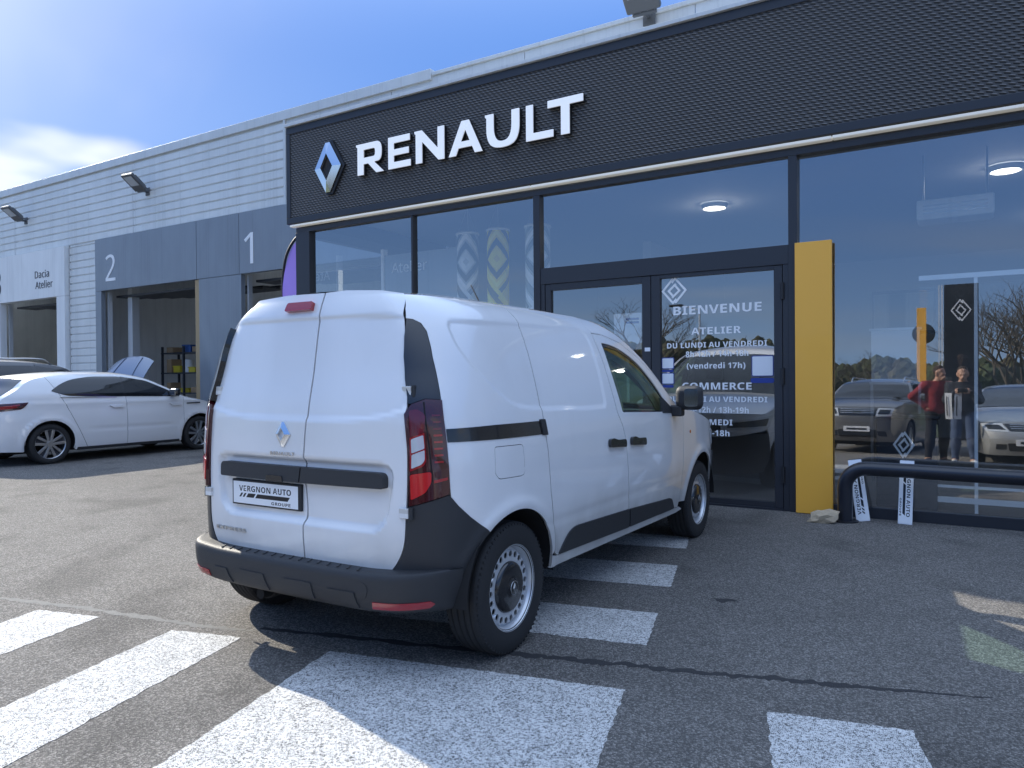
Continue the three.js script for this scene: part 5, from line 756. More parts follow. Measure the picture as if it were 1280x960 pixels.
// stations of the outline from the front lip over the bonnet and roof to the rear lip: [s, y, forward bulge, upward bulge]
function makeCar(name, label, { pos, turn = 0, paint, W, R, rr, hubs, stations, idx, windows, doors, belt, roofRails, lamp, openBonnet = 0, group, rearLamp, mirrorPaint }) {
  const t = thing(name, label, 'car', pos, turn, group);
  const L = stations[1][0], v = stations.map((_, i) => i), col = (k) => table(v, stations.map((q) => q[k])), S0 = col(0), Y0 = col(1), DS = col(2), DY = col(3);
  const top = Math.max(...stations.map((q) => q[1]));
  const plan = table([0, 0.08, 0.3, 0.75, L * 0.5, L - 0.95, L - 0.4, L - 0.14, L], [0.74, 0.84, 0.94, 0.995, 1, 0.985, 0.92, 0.83, 0.70].map((k) => k * W / 2)), tum = table([0.18, 0.32, 0.5, 0.68, belt, lerp(belt, top, 0.55), lerp(belt, top, 0.85), top], [0.93, 0.97, 0.995, 1, 0.965, 0.86, 0.76, 0.66]);
  const hw = (s, y) => plan(s) * tum(y);
  const side = (sg) => (s, y) => { const t0 = hw(s, y) - 0.012 * sstep(0.05, 0, Math.abs(y - 0.50)) * sstep(hubs[0] + 0.5, hubs[0] + 0.8, s) * sstep(hubs[1] - 0.45, hubs[1] - 0.7, s) + 0.016 * Math.exp(-(((y - belt + 0.09) / 0.03) ** 2)) + hubs.reduce((a, h) => a + 0.014 * Math.exp(-(((Math.hypot(s - h, y - R) - R - 0.09) / 0.04) ** 2)), 0); return new THREE.Vector3(sg * t0, y, -s); };
  const strip = (tau, k) => { const s = S0(k), y = Y0(k), f = 1 - Math.abs(tau) ** 2.6; return new THREE.Vector3(tau * hw(s, y), y + DY(k) * f, -(s + DS(k) * f)); };
  const C = [0, 0.75, -L / 2], P = { centre: C, step: 0.05, turn: 0.02 }, PS = { centre: C, step: 0.08, stepY: 0.14, turn: 0.02 };
  const rect = (k0, k1, a = 1) => [[-a, k0], [a, k0], [a, k1], [-a, k1]];
  // side outline with the arches cut out
  const AR = R + 0.055, n = stations.length - 1, outline = []; for (let k = 0; k <= n * 4; k++) outline.push([S0(k / 4), Y0(k / 4)]);
  const under = (h) => arc(h, R, AR, 180 + 14, -14, 18);
  const bottom = [[hubs[0] - AR - 0.02, 0.22], ...under(hubs[0]).map((p) => p), [hubs[0] + AR + 0.02, 0.20], [hubs[1] - AR - 0.02, 0.20], ...under(hubs[1])];
  const bend = (d) => (y) => (Array.isArray(d) ? d[1](y) : 0), at0 = (d) => (Array.isArray(d) ? d[0] : d), half = (poly, d, o, keepRight) => { const w = bend(d), q = resample(poly, 0.04).map(([x, y]) => [x - w(y), y]); return clipCell(q, keepRight ? at0(d) + o : -99, keepRight ? 99 : at0(d) + o, -9, 9).map(([x, y]) => [x + w(y), y]); }, cutV = (poly, a, b, oa, ob) => half(half(poly, a, oa, true), b, ob, false);
  const full = [...outline, ...bottom];
  for (const sg of [1, -1]) {
    const m = side(sg), cuts = [-1, ...doors, L + 1], names = doors.length === 3 ? ['quarter_panel', 'rear_door', 'front_door', 'wing'] : ['quarter_panel', 'front_door', 'wing'];
    for (let i = 0; i < cuts.length - 1; i++) { const pc = cutV(full, cuts[i], cuts[i + 1], 0.004, -0.004); if (pc.length > 2) obj(names[i], panel(m, pc, P), paint, t); }
    windows.forEach((w) => obj('side_window', panel(m, fillet(w, 4), { ...P, off: 0.006, turn: 0.01 }), M.darkGlass, t));
    for (let i = 0; i < windows.length - 1; i++) { const a = Math.max(...windows[i].map((p) => p[0])), b = Math.min(...windows[i + 1].map((p) => p[0])), y0 = belt + 0.018, y1 = Math.max(...windows[i].map((p) => p[1])) - 0.004; obj('pillar_trim', panel(m, [[a - 0.012, y0], [b + 0.012, y0 - 0.004], [b + 0.012, y1], [a - 0.012, y1]], { ...P, off: 0.0045, turn: 0.004 }), M.gloss, t); }
    obj('sill_trim', panel(m, [[hubs[0] + AR + 0.03, 0.19], [hubs[1] - AR - 0.03, 0.19], [hubs[1] - AR - 0.05, 0.235], [hubs[0] + AR + 0.05, 0.235]], { ...P, off: 0.012 }), M.plastic, t);
    obj('door_seal', doors.map((d) => panel(m, cutV(full, d, d, -0.02, 0.02), { ...P, off: -0.012, turn: 0 })), M.gap, t);
    doors.slice(1).map(at0).forEach((d, i) => obj('handle', panel(m, fillet([[d - 0.30, belt - 0.135, 0.015], [d - 0.05, belt - 0.135, 0.015], [d - 0.05, belt - 0.17, 0.015], [d - 0.23, belt - 0.17, 0.015]]), { ...P, off: 0.03, turn: 0.03, step: 0.03 }), paint, t));
    const ws = windows[windows.length - 1].reduce((a, p) => Math.max(a, p[0]), 0), mr = sub('door_mirror', t); mr.position.set(sg * (hw(ws - 0.1, belt) + 0.10), belt + 0.07, -(ws - 0.16)); obj('housing', new RoundedBoxGeometry(0.21, 0.14, 0.12, 3, 0.05), mirrorPaint || paint, mr); obj('glass', new RoundedBoxGeometry(0.17, 0.10, 0.01, 2, 0.004).translate(0, 0, 0.058), M.chrome, mr); obj('arm', box(sg * -0.14, sg * -0.02, -0.07, -0.03, -0.04, 0.04, 0.01), M.plastic, mr);
    obj('arch_liner', hubs.flatMap((h) => [sheet((u, q) => { const a = lerp(-0.25, Math.PI + 0.25, u); return [sg * lerp(W / 2 - 0.03, W / 2 - 0.32, q), R + (AR + 0.01) * Math.sin(a), -(h - (AR + 0.01) * Math.cos(a))]; }, 20, 1)]), M.gap, t);
    for (const h of hubs) alloyWheel(t, [sg * (W / 2 - 0.125), R, -h], sg, R, rr);
    if (roofRails) obj('roof_rail', tube([[sg * 0.56, top - 0.05, -roofRails[0]], [sg * 0.565, top + 0.035, -roofRails[0] - 0.12], [sg * 0.57, top + 0.05, -(roofRails[0] + roofRails[1]) / 2], [sg * 0.56, top + 0.03, -roofRails[1] + 0.12], [sg * 0.55, top - 0.06, -roofRails[1]]], 0.018, 40, 8), M.satin, t);
    // lamps
    obj('headlamp', panel((a, k) => strip(sg * a, k), fillet([[lamp[0], lamp[2], 0.03], [1.0, lamp[2] + 0.06, 0.03], [1.0, lamp[3], 0.03], [lamp[1], lamp[3], 0.03]]), { ...PS, off: 0.008, step: 0.05, stepY: 0.05 }), M.lampClear, t);
    obj('headlamp_inner', panel((a, k) => strip(sg * a, k), fillet([[lamp[0] + 0.05, lerp(lamp[2], lamp[3], 0.25), 0.03], [0.93, lerp(lamp[2], lamp[3], 0.3), 0.03], [0.93, lerp(lamp[2], lamp[3], 0.8), 0.03], [lamp[1] + 0.06, lerp(lamp[2], lamp[3], 0.8), 0.03]]), { ...PS, off: 0.011, step: 0.05, stepY: 0.05, turn: 0.003 }), M.gloss, t);
    obj('fog_lamp', panel((a, k) => strip(sg * a, k), fillet([[0.62, 0.45, 0.03], [0.86, 0.45, 0.03], [0.86, 0.85, 0.03], [0.62, 0.85, 0.03]]), { ...PS, off: 0.008, step: 0.05, stepY: 0.05 }), M.gloss, t);
    const rl = rearLamp, tl = sub('tail_lamp', t);
    obj('side_lens', panel(m, fillet([[rl[0], rl[2], 0.01], [rl[1], rl[3], 0.01], [rl[1] - 0.10, rl[3] - 0.10, 0.02], [rl[0], rl[2] - 0.12, 0.01]]), { ...P, off: 0.008 }), M.lampDark, tl); obj('side_glow', panel(m, fillet([[rl[0] + 0.05, rl[2] - 0.035, 0.01], [rl[1] - 0.12, rl[3] - 0.03, 0.01], [rl[1] - 0.17, rl[3] - 0.075, 0.01], [rl[0] + 0.05, rl[2] - 0.085, 0.01]]), { ...P, off: 0.011 }), M.lampRed, tl);
  }
  const [hood0, cowl, wtop, rtop, rbot, bumpR] = idx;
  obj('front_bumper', panel(strip, rect(0, hood0 - 0.02), PS), paint, t);
  obj('lower_grille', panel(strip, fillet([[-0.55, 0.35, 0.05], [0.55, 0.35, 0.05], [0.60, 0.95, 0.05], [-0.60, 0.95, 0.05]]), { ...PS, off: 0.008, step: 0.05, stepY: 0.06 }), M.gloss, t);
  obj('grille', panel(strip, fillet([[-lamp[0] + 0.02, lamp[2] + 0.1, 0.05], [lamp[0] - 0.02, lamp[2] + 0.1, 0.05], [lamp[1] - 0.02, lamp[3] - 0.05, 0.05], [-lamp[1] + 0.02, lamp[3] - 0.05, 0.05]]), { ...PS, off: 0.008, step: 0.05, stepY: 0.05 }), M.gloss, t);
  { const e = strip(0, (lamp[2] + lamp[3]) / 2); obj('front_emblem', box(-0.09, 0.09, e.y - 0.035, e.y + 0.035, e.z - 0.02, e.z, 0.012), M.chrome, t); obj('grille_bar', [0.3, 0.55, 0.8].map((k) => { const kk = lerp(lamp[2] + 0.1, lamp[3] - 0.05, k); return panel(strip, [[-lamp[0] + 0.06, kk], [lamp[0] - 0.06, kk], [lamp[0] - 0.06, kk + 0.05], [-lamp[0] + 0.06, kk + 0.05]], { ...PS, off: 0.014, turn: 0.004, step: 0.06 }); }), M.satin, t);
    const q = strip(0, 1.02); obj('front_plate', box(-0.26, 0.26, q.y - 0.055, q.y + 0.055, q.z - 0.022, q.z - 0.004, 0.003), M.sticker, t); obj('plate_print', [box(-0.2, 0.2, q.y - 0.02, q.y + 0.02, q.z - 0.0245, q.z - 0.0222)], M.frame, t); }
  const bon = sub('bonnet', t); const hinge = strip(0, cowl); const bg = panel(strip, rect(hood0 + 0.02, cowl - 0.04, 0.985), PS);
  if (openBonnet) { bg.translate(0, -Y0(cowl), S0(cowl)); bon.position.set(0, Y0(cowl), -S0(cowl)); bon.rotation.x = openBonnet; obj('skin', bg, paint, bon); for (const rib of [panel(strip, [[-0.45, hood0 + 0.1], [-0.40, hood0 + 0.1], [-0.52, cowl - 0.1], [-0.57, cowl - 0.1]], { ...PS, off: 0.014, turn: 0.014 }), panel(strip, [[0.45, hood0 + 0.1], [0.40, hood0 + 0.1], [0.52, cowl - 0.1], [0.57, cowl - 0.1]], { ...PS, off: 0.014, turn: 0.014 })]) obj('bonnet_rib', rib.translate(0, -Y0(cowl), S0(cowl)), paint, bon); obj('engine', [box(-0.45, 0.45, 0.45, 0.72, -L + 0.35, -S0(cowl) - 0.2, 0.04), box(-0.2, 0.25, 0.72, 0.78, -L + 0.5, -S0(cowl) - 0.3, 0.03)], M.gloss, t); obj('prop_rod', rod([0.5, 0.75, -L + 0.3], [0.45, 1.55, -S0(cowl) - 0.55], 0.008), M.satin, t); } else obj('skin', bg, paint, bon);
  obj('windscreen', panel(strip, rect(cowl + 0.04, wtop - 0.03, 0.93), { ...PS, off: 0.002 }), M.darkGlass, t);
  for (const sg of [-1, 1]) obj('screen_pillar', panel((a, k) => strip(sg * a, k), [[0.93, cowl - 0.04], [1, cowl - 0.04], [1, wtop], [0.93, wtop]], { ...PS, turn: 0.01 }), paint, t);
  obj('roof', panel(strip, rect(wtop - 0.03, rtop), PS), paint, t);
  obj('rear_screen', panel(strip, rect(rtop + 0.12, rbot, 0.86), { ...PS, off: 0.003 }), M.darkGlass, t);
  obj('tailgate', [panel(strip, rect(rbot, bumpR - 0.05), PS), panel(strip, rect(rtop, rtop + 0.12), { ...PS, turn: 0.05 }), ...[-1, 1].map((sg) => panel((a, k) => strip(sg * a, k), [[0.86, rtop + 0.1], [1, rtop + 0.1], [1, rbot + 0.02], [0.86, rbot + 0.02]], PS))], paint, t);
  obj('rear_bumper', panel(strip, rect(bumpR, n - 0.9), PS), paint, t); obj('diffuser', panel(strip, rect(n - 1.1, n), { ...PS, off: 0.006 }), M.plastic, t);
  for (const x of [-0.35, 0.25]) obj('wiper', rod([x, Y0(cowl) + 0.05, -S0(cowl) - 0.08], [x + 0.5, Y0(cowl) + 0.09, -S0(cowl) + 0.02], 0.009), M.plastic, t);
  obj('underbody', box(-W / 2 + 0.32, W / 2 - 0.32, 0.17, 0.34, -L + 0.3, -0.25, 0.02), M.gap, t);
  return t;
}
const hatch = {
  W: 1.80, R: 0.318, rr: 0.238, belt: 1.03,
  stations: [[4.26, 0.20, 0.08, 0], [4.32, 0.42, 0.12, 0], [4.28, 0.58, 0.13, 0], [4.14, 0.73, 0.14, 0.02], [3.75, 0.89, 0.06, 0.05], [3.22, 1.00, 0.22, 0.04], [2.86, 1.185, 0.16, 0.05], [2.44, 1.365, 0.06, 0.05], [2.0, 1.425, 0, 0.05], [1.35, 1.425, 0, 0.05], [0.62, 1.335, -0.10, 0.05], [0.40, 1.19, -0.10, 0.02], [0.17, 1.035, -0.10, 0.01], [0.06, 0.90, -0.09, 0], [0.0, 0.62, -0.10, 0], [0.02, 0.40, -0.10, 0], [0.10, 0.24, -0.06, 0]],
  idx: [3.1, 5, 7, 10, 12, 13.8], lamp: [0.52, 0.60, 2.1, 3.0], hubs: [0.83, 3.50], rearLamp: [0.07, 0.52, 0.965, 0.985],
  doors: [[1.16, table([0.2, 0.36, 0.55, 0.8, 1.0, 1.16, 1.5], [0.27, 0.25, 0.16, -0.02, -0.17, -0.32, -0.32])], [2.06, table([0.3, 0.7, 1.0, 1.1], [0.03, 0.03, 0, -0.01])], 3.16],
  windows: [[[0.86, 1.155, 0.03], [1.10, 1.075, 0.06], [1.5, 1.055, 0.1], [2.03, 1.045, 0.01], [2.03, 1.385, 0.02], [1.55, 1.385, 0.12], [1.20, 1.335, 0.12], [1.0, 1.25, 0.08]], [[2.075, 1.045, 0.01], [2.7, 1.03, 0.1], [3.10, 1.02, 0.03], [2.86, 1.145, 0.05], [2.50, 1.310, 0.06], [2.075, 1.385, 0.02]]],
};
const whitePaint = phy([0.78, 0.79, 0.80], 0.3, { clearcoat: 1, clearcoatRoughness: 0.03 }), darkPaint = phy([0.035, 0.038, 0.045], 0.35, { metalness: 0.4, clearcoat: 1, clearcoatRoughness: 0.04 }), steelPaint = phy([0.14, 0.18, 0.25], 0.35, { metalness: 0.5, clearcoat: 1, clearcoatRoughness: 0.04 }), greyPaint = phy([0.22, 0.215, 0.21], 0.35, { metalness: 0.6, clearcoat: 1, clearcoatRoughness: 0.04 }), silverPaint = phy([0.52, 0.52, 0.50], 0.32, { metalness: 0.6, clearcoat: 1, clearcoatRoughness: 0.04 });
{
  const h = makeCar('hatchback', 'white hatchback with twin-spoke alloy wheels parked before the workshop bays', { ...hatch, pos: [-13.17, 0, 2.15], paint: whitePaint, mirrorPaint: M.gloss });
  obj('window_trim', [panel((s, y) => new THREE.Vector3(0.878, y, -s), [[0.98, 1.052], [1.9, 1.034], [1.9, 1.041], [0.98, 1.059]], { centre: [0, 0.7, -2], step: 0.1 })], M.chrome, h);
  obj('vent_trim', panel((s, y) => new THREE.Vector3(0.893, y, -s), fillet([[3.22, 0.90, 0.01], [3.50, 0.905, 0.01], [3.50, 0.885, 0.01], [3.22, 0.882, 0.01]]), { centre: [0, 0.7, -2], step: 0.1 }), M.gloss, h);
  makeCar('hatchback', 'blue-grey car with its bonnet raised, standing at bay two behind the white hatchback', { ...hatch, pos: [-16.75, 0, 0.95], paint: steelPaint, openBonnet: 1.24 });
}
const suv = {
  W: 1.82, R: 0.345, rr: 0.225, belt: 1.16,
  stations: [[4.22, 0.26, 0.08, 0], [4.32, 0.52, 0.10, 0], [4.31, 0.74, 0.11, 0], [4.24, 0.96, 0.10, 0.01], [3.85, 1.08, 0.05, 0.05], [3.25, 1.14, 0.18, 0.04], [2.92, 1.34, 0.13, 0.05], [2.60, 1.53, 0.05, 0.05], [2.1, 1.61, 0, 0.05], [1.3, 1.63, 0, 0.05], [0.32, 1.56, -0.06, 0.05], [0.20, 1.36, -0.07, 0.01], [0.10, 1.16, -0.07, 0.01], [0.05, 0.98, -0.07, 0], [0.0, 0.70, -0.08, 0], [0.02, 0.46, -0.08, 0], [0.12, 0.30, -0.05, 0]],
  idx: [3.1, 5, 7, 10, 12, 13.8], lamp: [0.56, 0.58, 2.2, 3.0], hubs: [0.82, 3.49], rearLamp: [0.06, 0.30, 1.10, 1.12], doors: [1.20, 2.12, 3.14],
  windows: [[[0.55, 1.22, 0.04], [0.62, 1.50, 0.05], [1.02, 1.54, 0.02], [1.02, 1.20, 0.02]], [[1.08, 1.20, 0.02], [2.06, 1.185, 0.02], [2.06, 1.55, 0.03], [1.08, 1.545, 0.03]], [[2.13, 1.185, 0.02], [3.06, 1.17, 0.03], [2.62, 1.475, 0.05], [2.13, 1.55, 0.02]]],
};
makeCar('estate_car', 'dark car with a bright roof rail, its roof showing above the white hatchback', { ...suv, pos: [-15.95, 0, 2.25], paint: darkPaint, roofRails: [0.9, 2.5] }).scale.set(1, 1.04, 1);
makeCar('sport_utility_car', 'grey sport utility car mirrored in the glass beside the yellow panel', { ...suv, pos: [-1.35, 0, 14.2], turn: 0.12, paint: greyPaint, roofRails: [0.8, 2.5] });
makeCar('saloon_car', 'silver car mirrored at the right edge of the window behind the guard rail', { ...hatch, belt: 1.05, pos: [1.07, 0, 12.0], paint: silverPaint });
// ------------------------------------------------------------------ what the glass mirrors from across the forecourt
{
  const t = thing('pylon_sign', 'tall dark pylon sign with a pale diamond mark, mirrored in the right window', 'sign', [0.04, 0, 17]);
  obj('body', box(-0.42, 0.42, 0.05, 4.5, -0.11, 0.11, 0.01), M.totem, t); obj('edge', [box(-0.48, -0.45, 0.05, 4.5, -0.1, 0.1), box(-0.55, -0.53, 0.05, 4.5, -0.1, 0.1)], M.vinyl, t); obj('base', box(-0.5, 0.5, 0, 0.06, -0.3, 0.3), M.concrete, t);
  obj('emblem', lineDiamond(0, 3.75, 0.24, 0.30, 0.035, 0.006).map((g) => g.rotateY(Math.PI).translate(0, 0, -0.112)), M.vinyl, t);
  const y = thing('yellow_post', 'slim yellow sign post with a dark round plate, mirrored in the right window', 'sign post', [-0.95, 0, 17.2]);
  obj('post', box(-0.12, 0.12, 0, 3.9, -0.06, 0.06, 0.006), M.yellow, y); obj('plate', cyl(0.30, 0.30, 0.05, 32).rotateX(Math.PI / 2).translate(0.05, 3.15, 0.12), M.totem, y);
  const l = thing('street_lamp', 'slim street lamp with a bent arm, mirrored in the right door pane', 'street lamp', [-9.0, 0, 22]);
  obj('pole', [rod([0, 0, 0], [0, 4.0, 0], 0.06, 12, 0.04), rod([0, 4.0, 0], [-0.75, 4.25, 0], 0.03, 8)], M.steel, l); obj('lantern', box(-1.25, -0.7, 4.2, 4.29, -0.13, 0.13, 0.03), M.frame, l); obj('base', cyl(0.14, 0.10, 0.3, 14).translate(0, 0.15, 0), M.steel, l);
  const tree = (x, z, h, seed, label) => {
    const r = rngOf(seed), t = thing('bare_tree', label, 'tree', [x, 0, z], 0, 'bare trees across the forecourt'), trunk = [], limbs = [], twigs = [];
    const grow = (p, d, len, rad, lev) => {
      const q = p.clone().addScaledVector(d, len), m = p.clone().lerp(q, 0.5).add(new THREE.Vector3((r() - 0.5), (r() - 0.5), (r() - 0.5)).multiplyScalar(len * 0.12));
      const list = lev === 0 ? trunk : lev < 3 ? limbs : twigs, n = lev < 3 ? 7 : 4;
      list.push(rod(p.toArray(), m.toArray(), rad, n, rad * 0.86), rod(m.toArray(), q.toArray(), rad * 0.86, n, rad * 0.68));
      if (lev >= 6) return;
      const k = lev === 0 ? 5 : lev < 4 ? 3 : 2;
      for (let i = 0; i < k; i++) { const a = r() * 6.283, sp = lev === 0 ? 0.55 + 0.35 * r() : 0.35 + 0.55 * r(), ax = new THREE.Vector3(Math.cos(a), 0.15 * (r() - 0.3), Math.sin(a)), nd = d.clone().multiplyScalar(Math.cos(sp)).addScaledVector(ax, Math.sin(sp)).add(new THREE.Vector3(0, 0.06, 0)).normalize(); grow(i === 0 || lev > 0 ? q : p.clone().lerp(q, 0.55 + 0.1 * i), nd, len * (0.62 + 0.2 * r()), rad * 0.60, lev + 1); }
    };
    grow(new THREE.Vector3(0, 0, 0), new THREE.Vector3((r() - 0.5) * 0.15, 1, (r() - 0.5) * 0.15).normalize(), h * 0.30, h * 0.018, 0);
    obj('trunk', trunk, M.bark, t); obj('limbs', limbs, M.bark, t); tag(obj('crown', twigs, M.bark, t), null, null, null, 'stuff');
  };
  const names = ['bare tree beside the pylon sign, mirrored in the window', 'bare tree second from the pylon sign, mirrored in the window', 'bare tree third from the pylon sign, mirrored in the window', 'tallest bare tree, far right across the forecourt', 'bare tree far back behind the others across the forecourt', 'small bare tree left of the yellow post, mirrored in the window', 'bare tree far left across the forecourt'];
  [[1.5, 22, 5.2], [3.2, 24, 5.8], [5.0, 22.5, 5.5], [7.4, 24, 6.6], [2.2, 28, 6.0], [-3.6, 30, 4.0], [-14, 30, 6]].forEach(([x, z, h], i) => tree(x, z, h, 60 + i, names[i]));
  tag(obj('grass_verge', sheet((u, v) => [lerp(-200, 200, u), 0.02 + 0.05 * noise3(u * 90, v * 30, 1), lerp(20, 62, 1 - v)], 60, 12), M.grass), 'dull winter grass beyond the forecourt', null, null, 'structure');
  tag(obj('hill', sheet((u, v) => { const x = lerp(-300, 300, u), z = lerp(60, 300, 1 - v), k = sstep(60, 190, z); return [x, -0.05 + k * (6.0 + 2.5 * fbm(x * 0.012 + 4, 2, z * 0.01, 3)), z]; }, 70, 30), M.grass), 'low dull green hill beyond the forecourt', null, null, 'structure');
  const r = rngOf(99), base = new THREE.IcosahedronGeometry(1, 2), v = new THREE.Vector3(), P = base.attributes.position; for (let i = 0; i < P.count; i++) { v.fromBufferAttribute(P, i); const k = 0.7 + 0.6 * noise3(v.x * 3 + 9, v.y * 3, v.z * 3); P.setXYZ(i, v.x * k, v.y * k * 1.25, v.z * k); } base.computeVertexNormals();
  const wood = new THREE.InstancedMesh(base, M.leaf, 2600), mt = new THREE.Matrix4(), c = new THREE.Color(); for (let i = 0; i < 2600; i++) { const x = lerp(-230, 230, r()), z = 108 + 40 * r() * r() + 12 * noise3(x * 0.05, 1, 2), s = 0.5 + 0.9 * r(); mt.makeRotationY(r() * 6.28); mt.scale(new THREE.Vector3(s, s, s)); mt.setPosition(x, 0.6 + sstep(60, 190, z) * 7.0 + s * (0.7 + 1.6 * r()), z); wood.setMatrixAt(i, mt); const b = 0.6 + 0.9 * r(); wood.setColorAt(i, c.setRGB(b * (0.9 + 0.5 * r()), b, b * 0.9)); }
  wood.name = 'far_wood'; tag(wood, 'dark line of far-off trees on the hill across the forecourt', 'wood', null, 'stuff'); scene.add(wood);
}
// ------------------------------------------------------------------ the two people, seen mirrored in the right window
const V3 = (a) => new THREE.Vector3(...a);
function fieldMesh(f, lo, hi, N) {
  const mc = new MarchingCubes(N, new THREE.MeshStandardMaterial(), false, false, 120000); mc.isolation = 0;
  const h = N / 2, P = (i, k) => lerp(lo[k], hi[k], (i / h - 1 + 1) / 2); let n = 0;
  for (let z = 0; z < N; z++) for (let y = 0; y < N; y++) for (let x = 0; x < N; x++) mc.field[n++] = -f(P(x, 0), P(y, 1), P(z, 2));
  mc.update(); const c = mc.count, pos = new Float32Array(c * 3), nor = new Float32Array(c * 3), e = 2e-3;
  for (let i = 0; i < c; i++) {
    const p = [0, 1, 2].map((k) => lerp(lo[k], hi[k], (mc.positionArray[3 * i + k] + 1) / 2)); pos.set(p, 3 * i);
    const g = [f(p[0] + e, p[1], p[2]) - f(p[0] - e, p[1], p[2]), f(p[0], p[1] + e, p[2]) - f(p[0], p[1] - e, p[2]), f(p[0], p[1], p[2] + e) - f(p[0], p[1], p[2] - e)], l = Math.hypot(...g) || 1; nor.set(g.map((q) => q / l), 3 * i);
  }
  const g = new THREE.BufferGeometry(); g.setAttribute('position', new THREE.BufferAttribute(pos, 3)); g.setAttribute('normal', new THREE.BufferAttribute(nor, 3)); return g;
}
const capsule = (b, x, y, z) => { const [a, r1, c, r2] = b, dx = c[0] - a[0], dy = c[1] - a[1], dz = c[2] - a[2], wx = x - a[0], wy = y - a[1], wz = z - a[2], k = clamp((wx * dx + wy * dy + wz * dz) / (dx * dx + dy * dy + dz * dz + 1e-9)), ex = wx - dx * k, ey = wy - dy * k, ez = wz - dz * k; return Math.sqrt(ex * ex + ey * ey + ez * ez) - lerp(r1, r2, k); };
const fieldOf = (bones, k = 0.03) => (x, y, z) => { let s = 0; for (const b of bones) s += Math.exp(-capsule(b, x, y, z) / k); return -k * Math.log(s + 1e-30); };
function person(label, pos, turn, J, mats, group) {
  const t = thing('person', label, 'person', pos, turn, group), L = (a, b, k) => a.map((v, i) => lerp(v, b[i], k));
  const leg = (s) => [[J['hip' + s], 0.085, J['knee' + s], 0.058], [J['knee' + s], 0.056, L(J['knee' + s], J['ank' + s], 0.35), 0.058], [L(J['knee' + s], J['ank' + s], 0.35), 0.056, J['ank' + s], 0.038]], foot = (s) => [[J['ank' + s], 0.040, [J['ank' + s][0], 0.035, J['ank' + s][2] - 0.02], 0.036], [[J['ank' + s][0], 0.035, J['ank' + s][2] + 0.02], 0.036, J['toe' + s], 0.030]];
  const armU = (s) => [[J['sh' + s], 0.058, J['el' + s], 0.042], [J['el' + s], 0.042, J['wr' + s], 0.028]];
  const trunk = [[[J.pel[0] - 0.07, J.pel[1], J.pel[2]], 0.11, [J.pel[0] + 0.07, J.pel[1], J.pel[2]], 0.11], [[J.pel[0] - 0.05, J.pel[1] + 0.05, J.pel[2]], 0.11, [J.chest[0] - 0.07, J.chest[1], J.chest[2]], 0.115], [[J.pel[0] + 0.05, J.pel[1] + 0.05, J.pel[2]], 0.11, [J.chest[0] + 0.07, J.chest[1], J.chest[2]], 0.115], [J.shL, 0.055, J.shR, 0.055], [J.chest, 0.10, J.neck, 0.055]];
  const neck = [[J.neck, 0.055, J.head, 0.058]];
  const body = [...trunk, ...neck, ...leg('L'), ...leg('R'), ...foot('L'), ...foot('R'), ...armU('L'), ...armU('R')];
  const lo = [-0.55, -0.02, -0.60], hi = [0.55, 1.62, 0.35];
  // head in its own grid: skull, jaw, brow, nose, ears
  const H = J.head, f = J.look, side = [-f[2], 0, f[0]], at = (a, b, c) => [H[0] + f[0] * a + side[0] * b, H[1] + c + f[1] * a, H[2] + f[2] * a + side[2] * b];
  const headB = [[at(0, 0, 0.055), 0.083, at(-0.02, 0, 0.06), 0.085], [at(0.03, 0, -0.035), 0.055, at(0.055, 0, -0.06), 0.036], [at(0.075, -0.025, 0.035), 0.02, at(0.075, 0.025, 0.035), 0.02], [at(0.088, 0, 0.02), 0.009, at(0.107, 0, -0.015), 0.014], [at(0.082, -0.02, -0.045), 0.010, at(0.082, 0.02, -0.045), 0.010], [J.neck, 0.052, at(-0.01, 0, -0.02), 0.056], ...[-1, 1].map((s) => [at(-0.005, s * 0.084, 0.03), 0.014, at(0.0, s * 0.084, -0.015), 0.010])];
  // hands: palm, four bent fingers of their own length, thumb from the side of the palm
  const hand = (s) => {
    const w = V3(J['wr' + s]), d = V3(J['hd' + s]).normalize(), n = V3(J['hn' + s]).normalize(), u = new THREE.Vector3().crossVectors(d, n).normalize(), p = (a, b, c) => w.clone().addScaledVector(d, a).addScaledVector(u, b).addScaledVector(n, c).toArray(), sg = s === 'L' ? 1 : -1, B = [[p(0, 0, 0), 0.026, p(0.04, 0.012, 0), 0.021], [p(0, 0, 0), 0.026, p(0.075, -0.026, 0), 0.013], [p(0.03, 0, 0), 0.020, p(0.082, 0.0, 0), 0.014], [p(0.03, 0.01, 0), 0.018, p(0.078, 0.026, 0), 0.013]];
    [[-0.031, 0.031, 0.022], [-0.010, 0.040, 0.026], [0.011, 0.037, 0.025], [0.031, 0.027, 0.020]].forEach(([b, l1, l2], i) => { const a = p(0.080, b * sg, 0), c = p(0.080 + l1 * 0.86, b * 1.06 * sg, l1 * 0.5), e = p(0.080 + l1 * 0.86 + l2 * 0.35, b * 1.06 * sg, l1 * 0.5 + l2 * 0.9), g = p(0.080 + l1 * 0.86 + l2 * 0.05, b * 1.05 * sg, l1 * 0.5 + l2 * 1.6); B.push([a, 0.0095, c, 0.0088], [c, 0.0088, e, 0.008], [e, 0.008, g, 0.007]); });
    const th = -sg; B.push([p(0.022, 0.022 * th, 0.004), 0.014, p(0.052, 0.046 * th, 0.018), 0.0105], [p(0.052, 0.046 * th, 0.018), 0.0105, p(0.078, 0.046 * th, 0.034), 0.0088]);
    const c = p(0.06, 0, 0.015); return fieldMesh(fieldOf(B, 0.004), c.map((q) => q - 0.105), c.map((q) => q + 0.105), 56);
  };
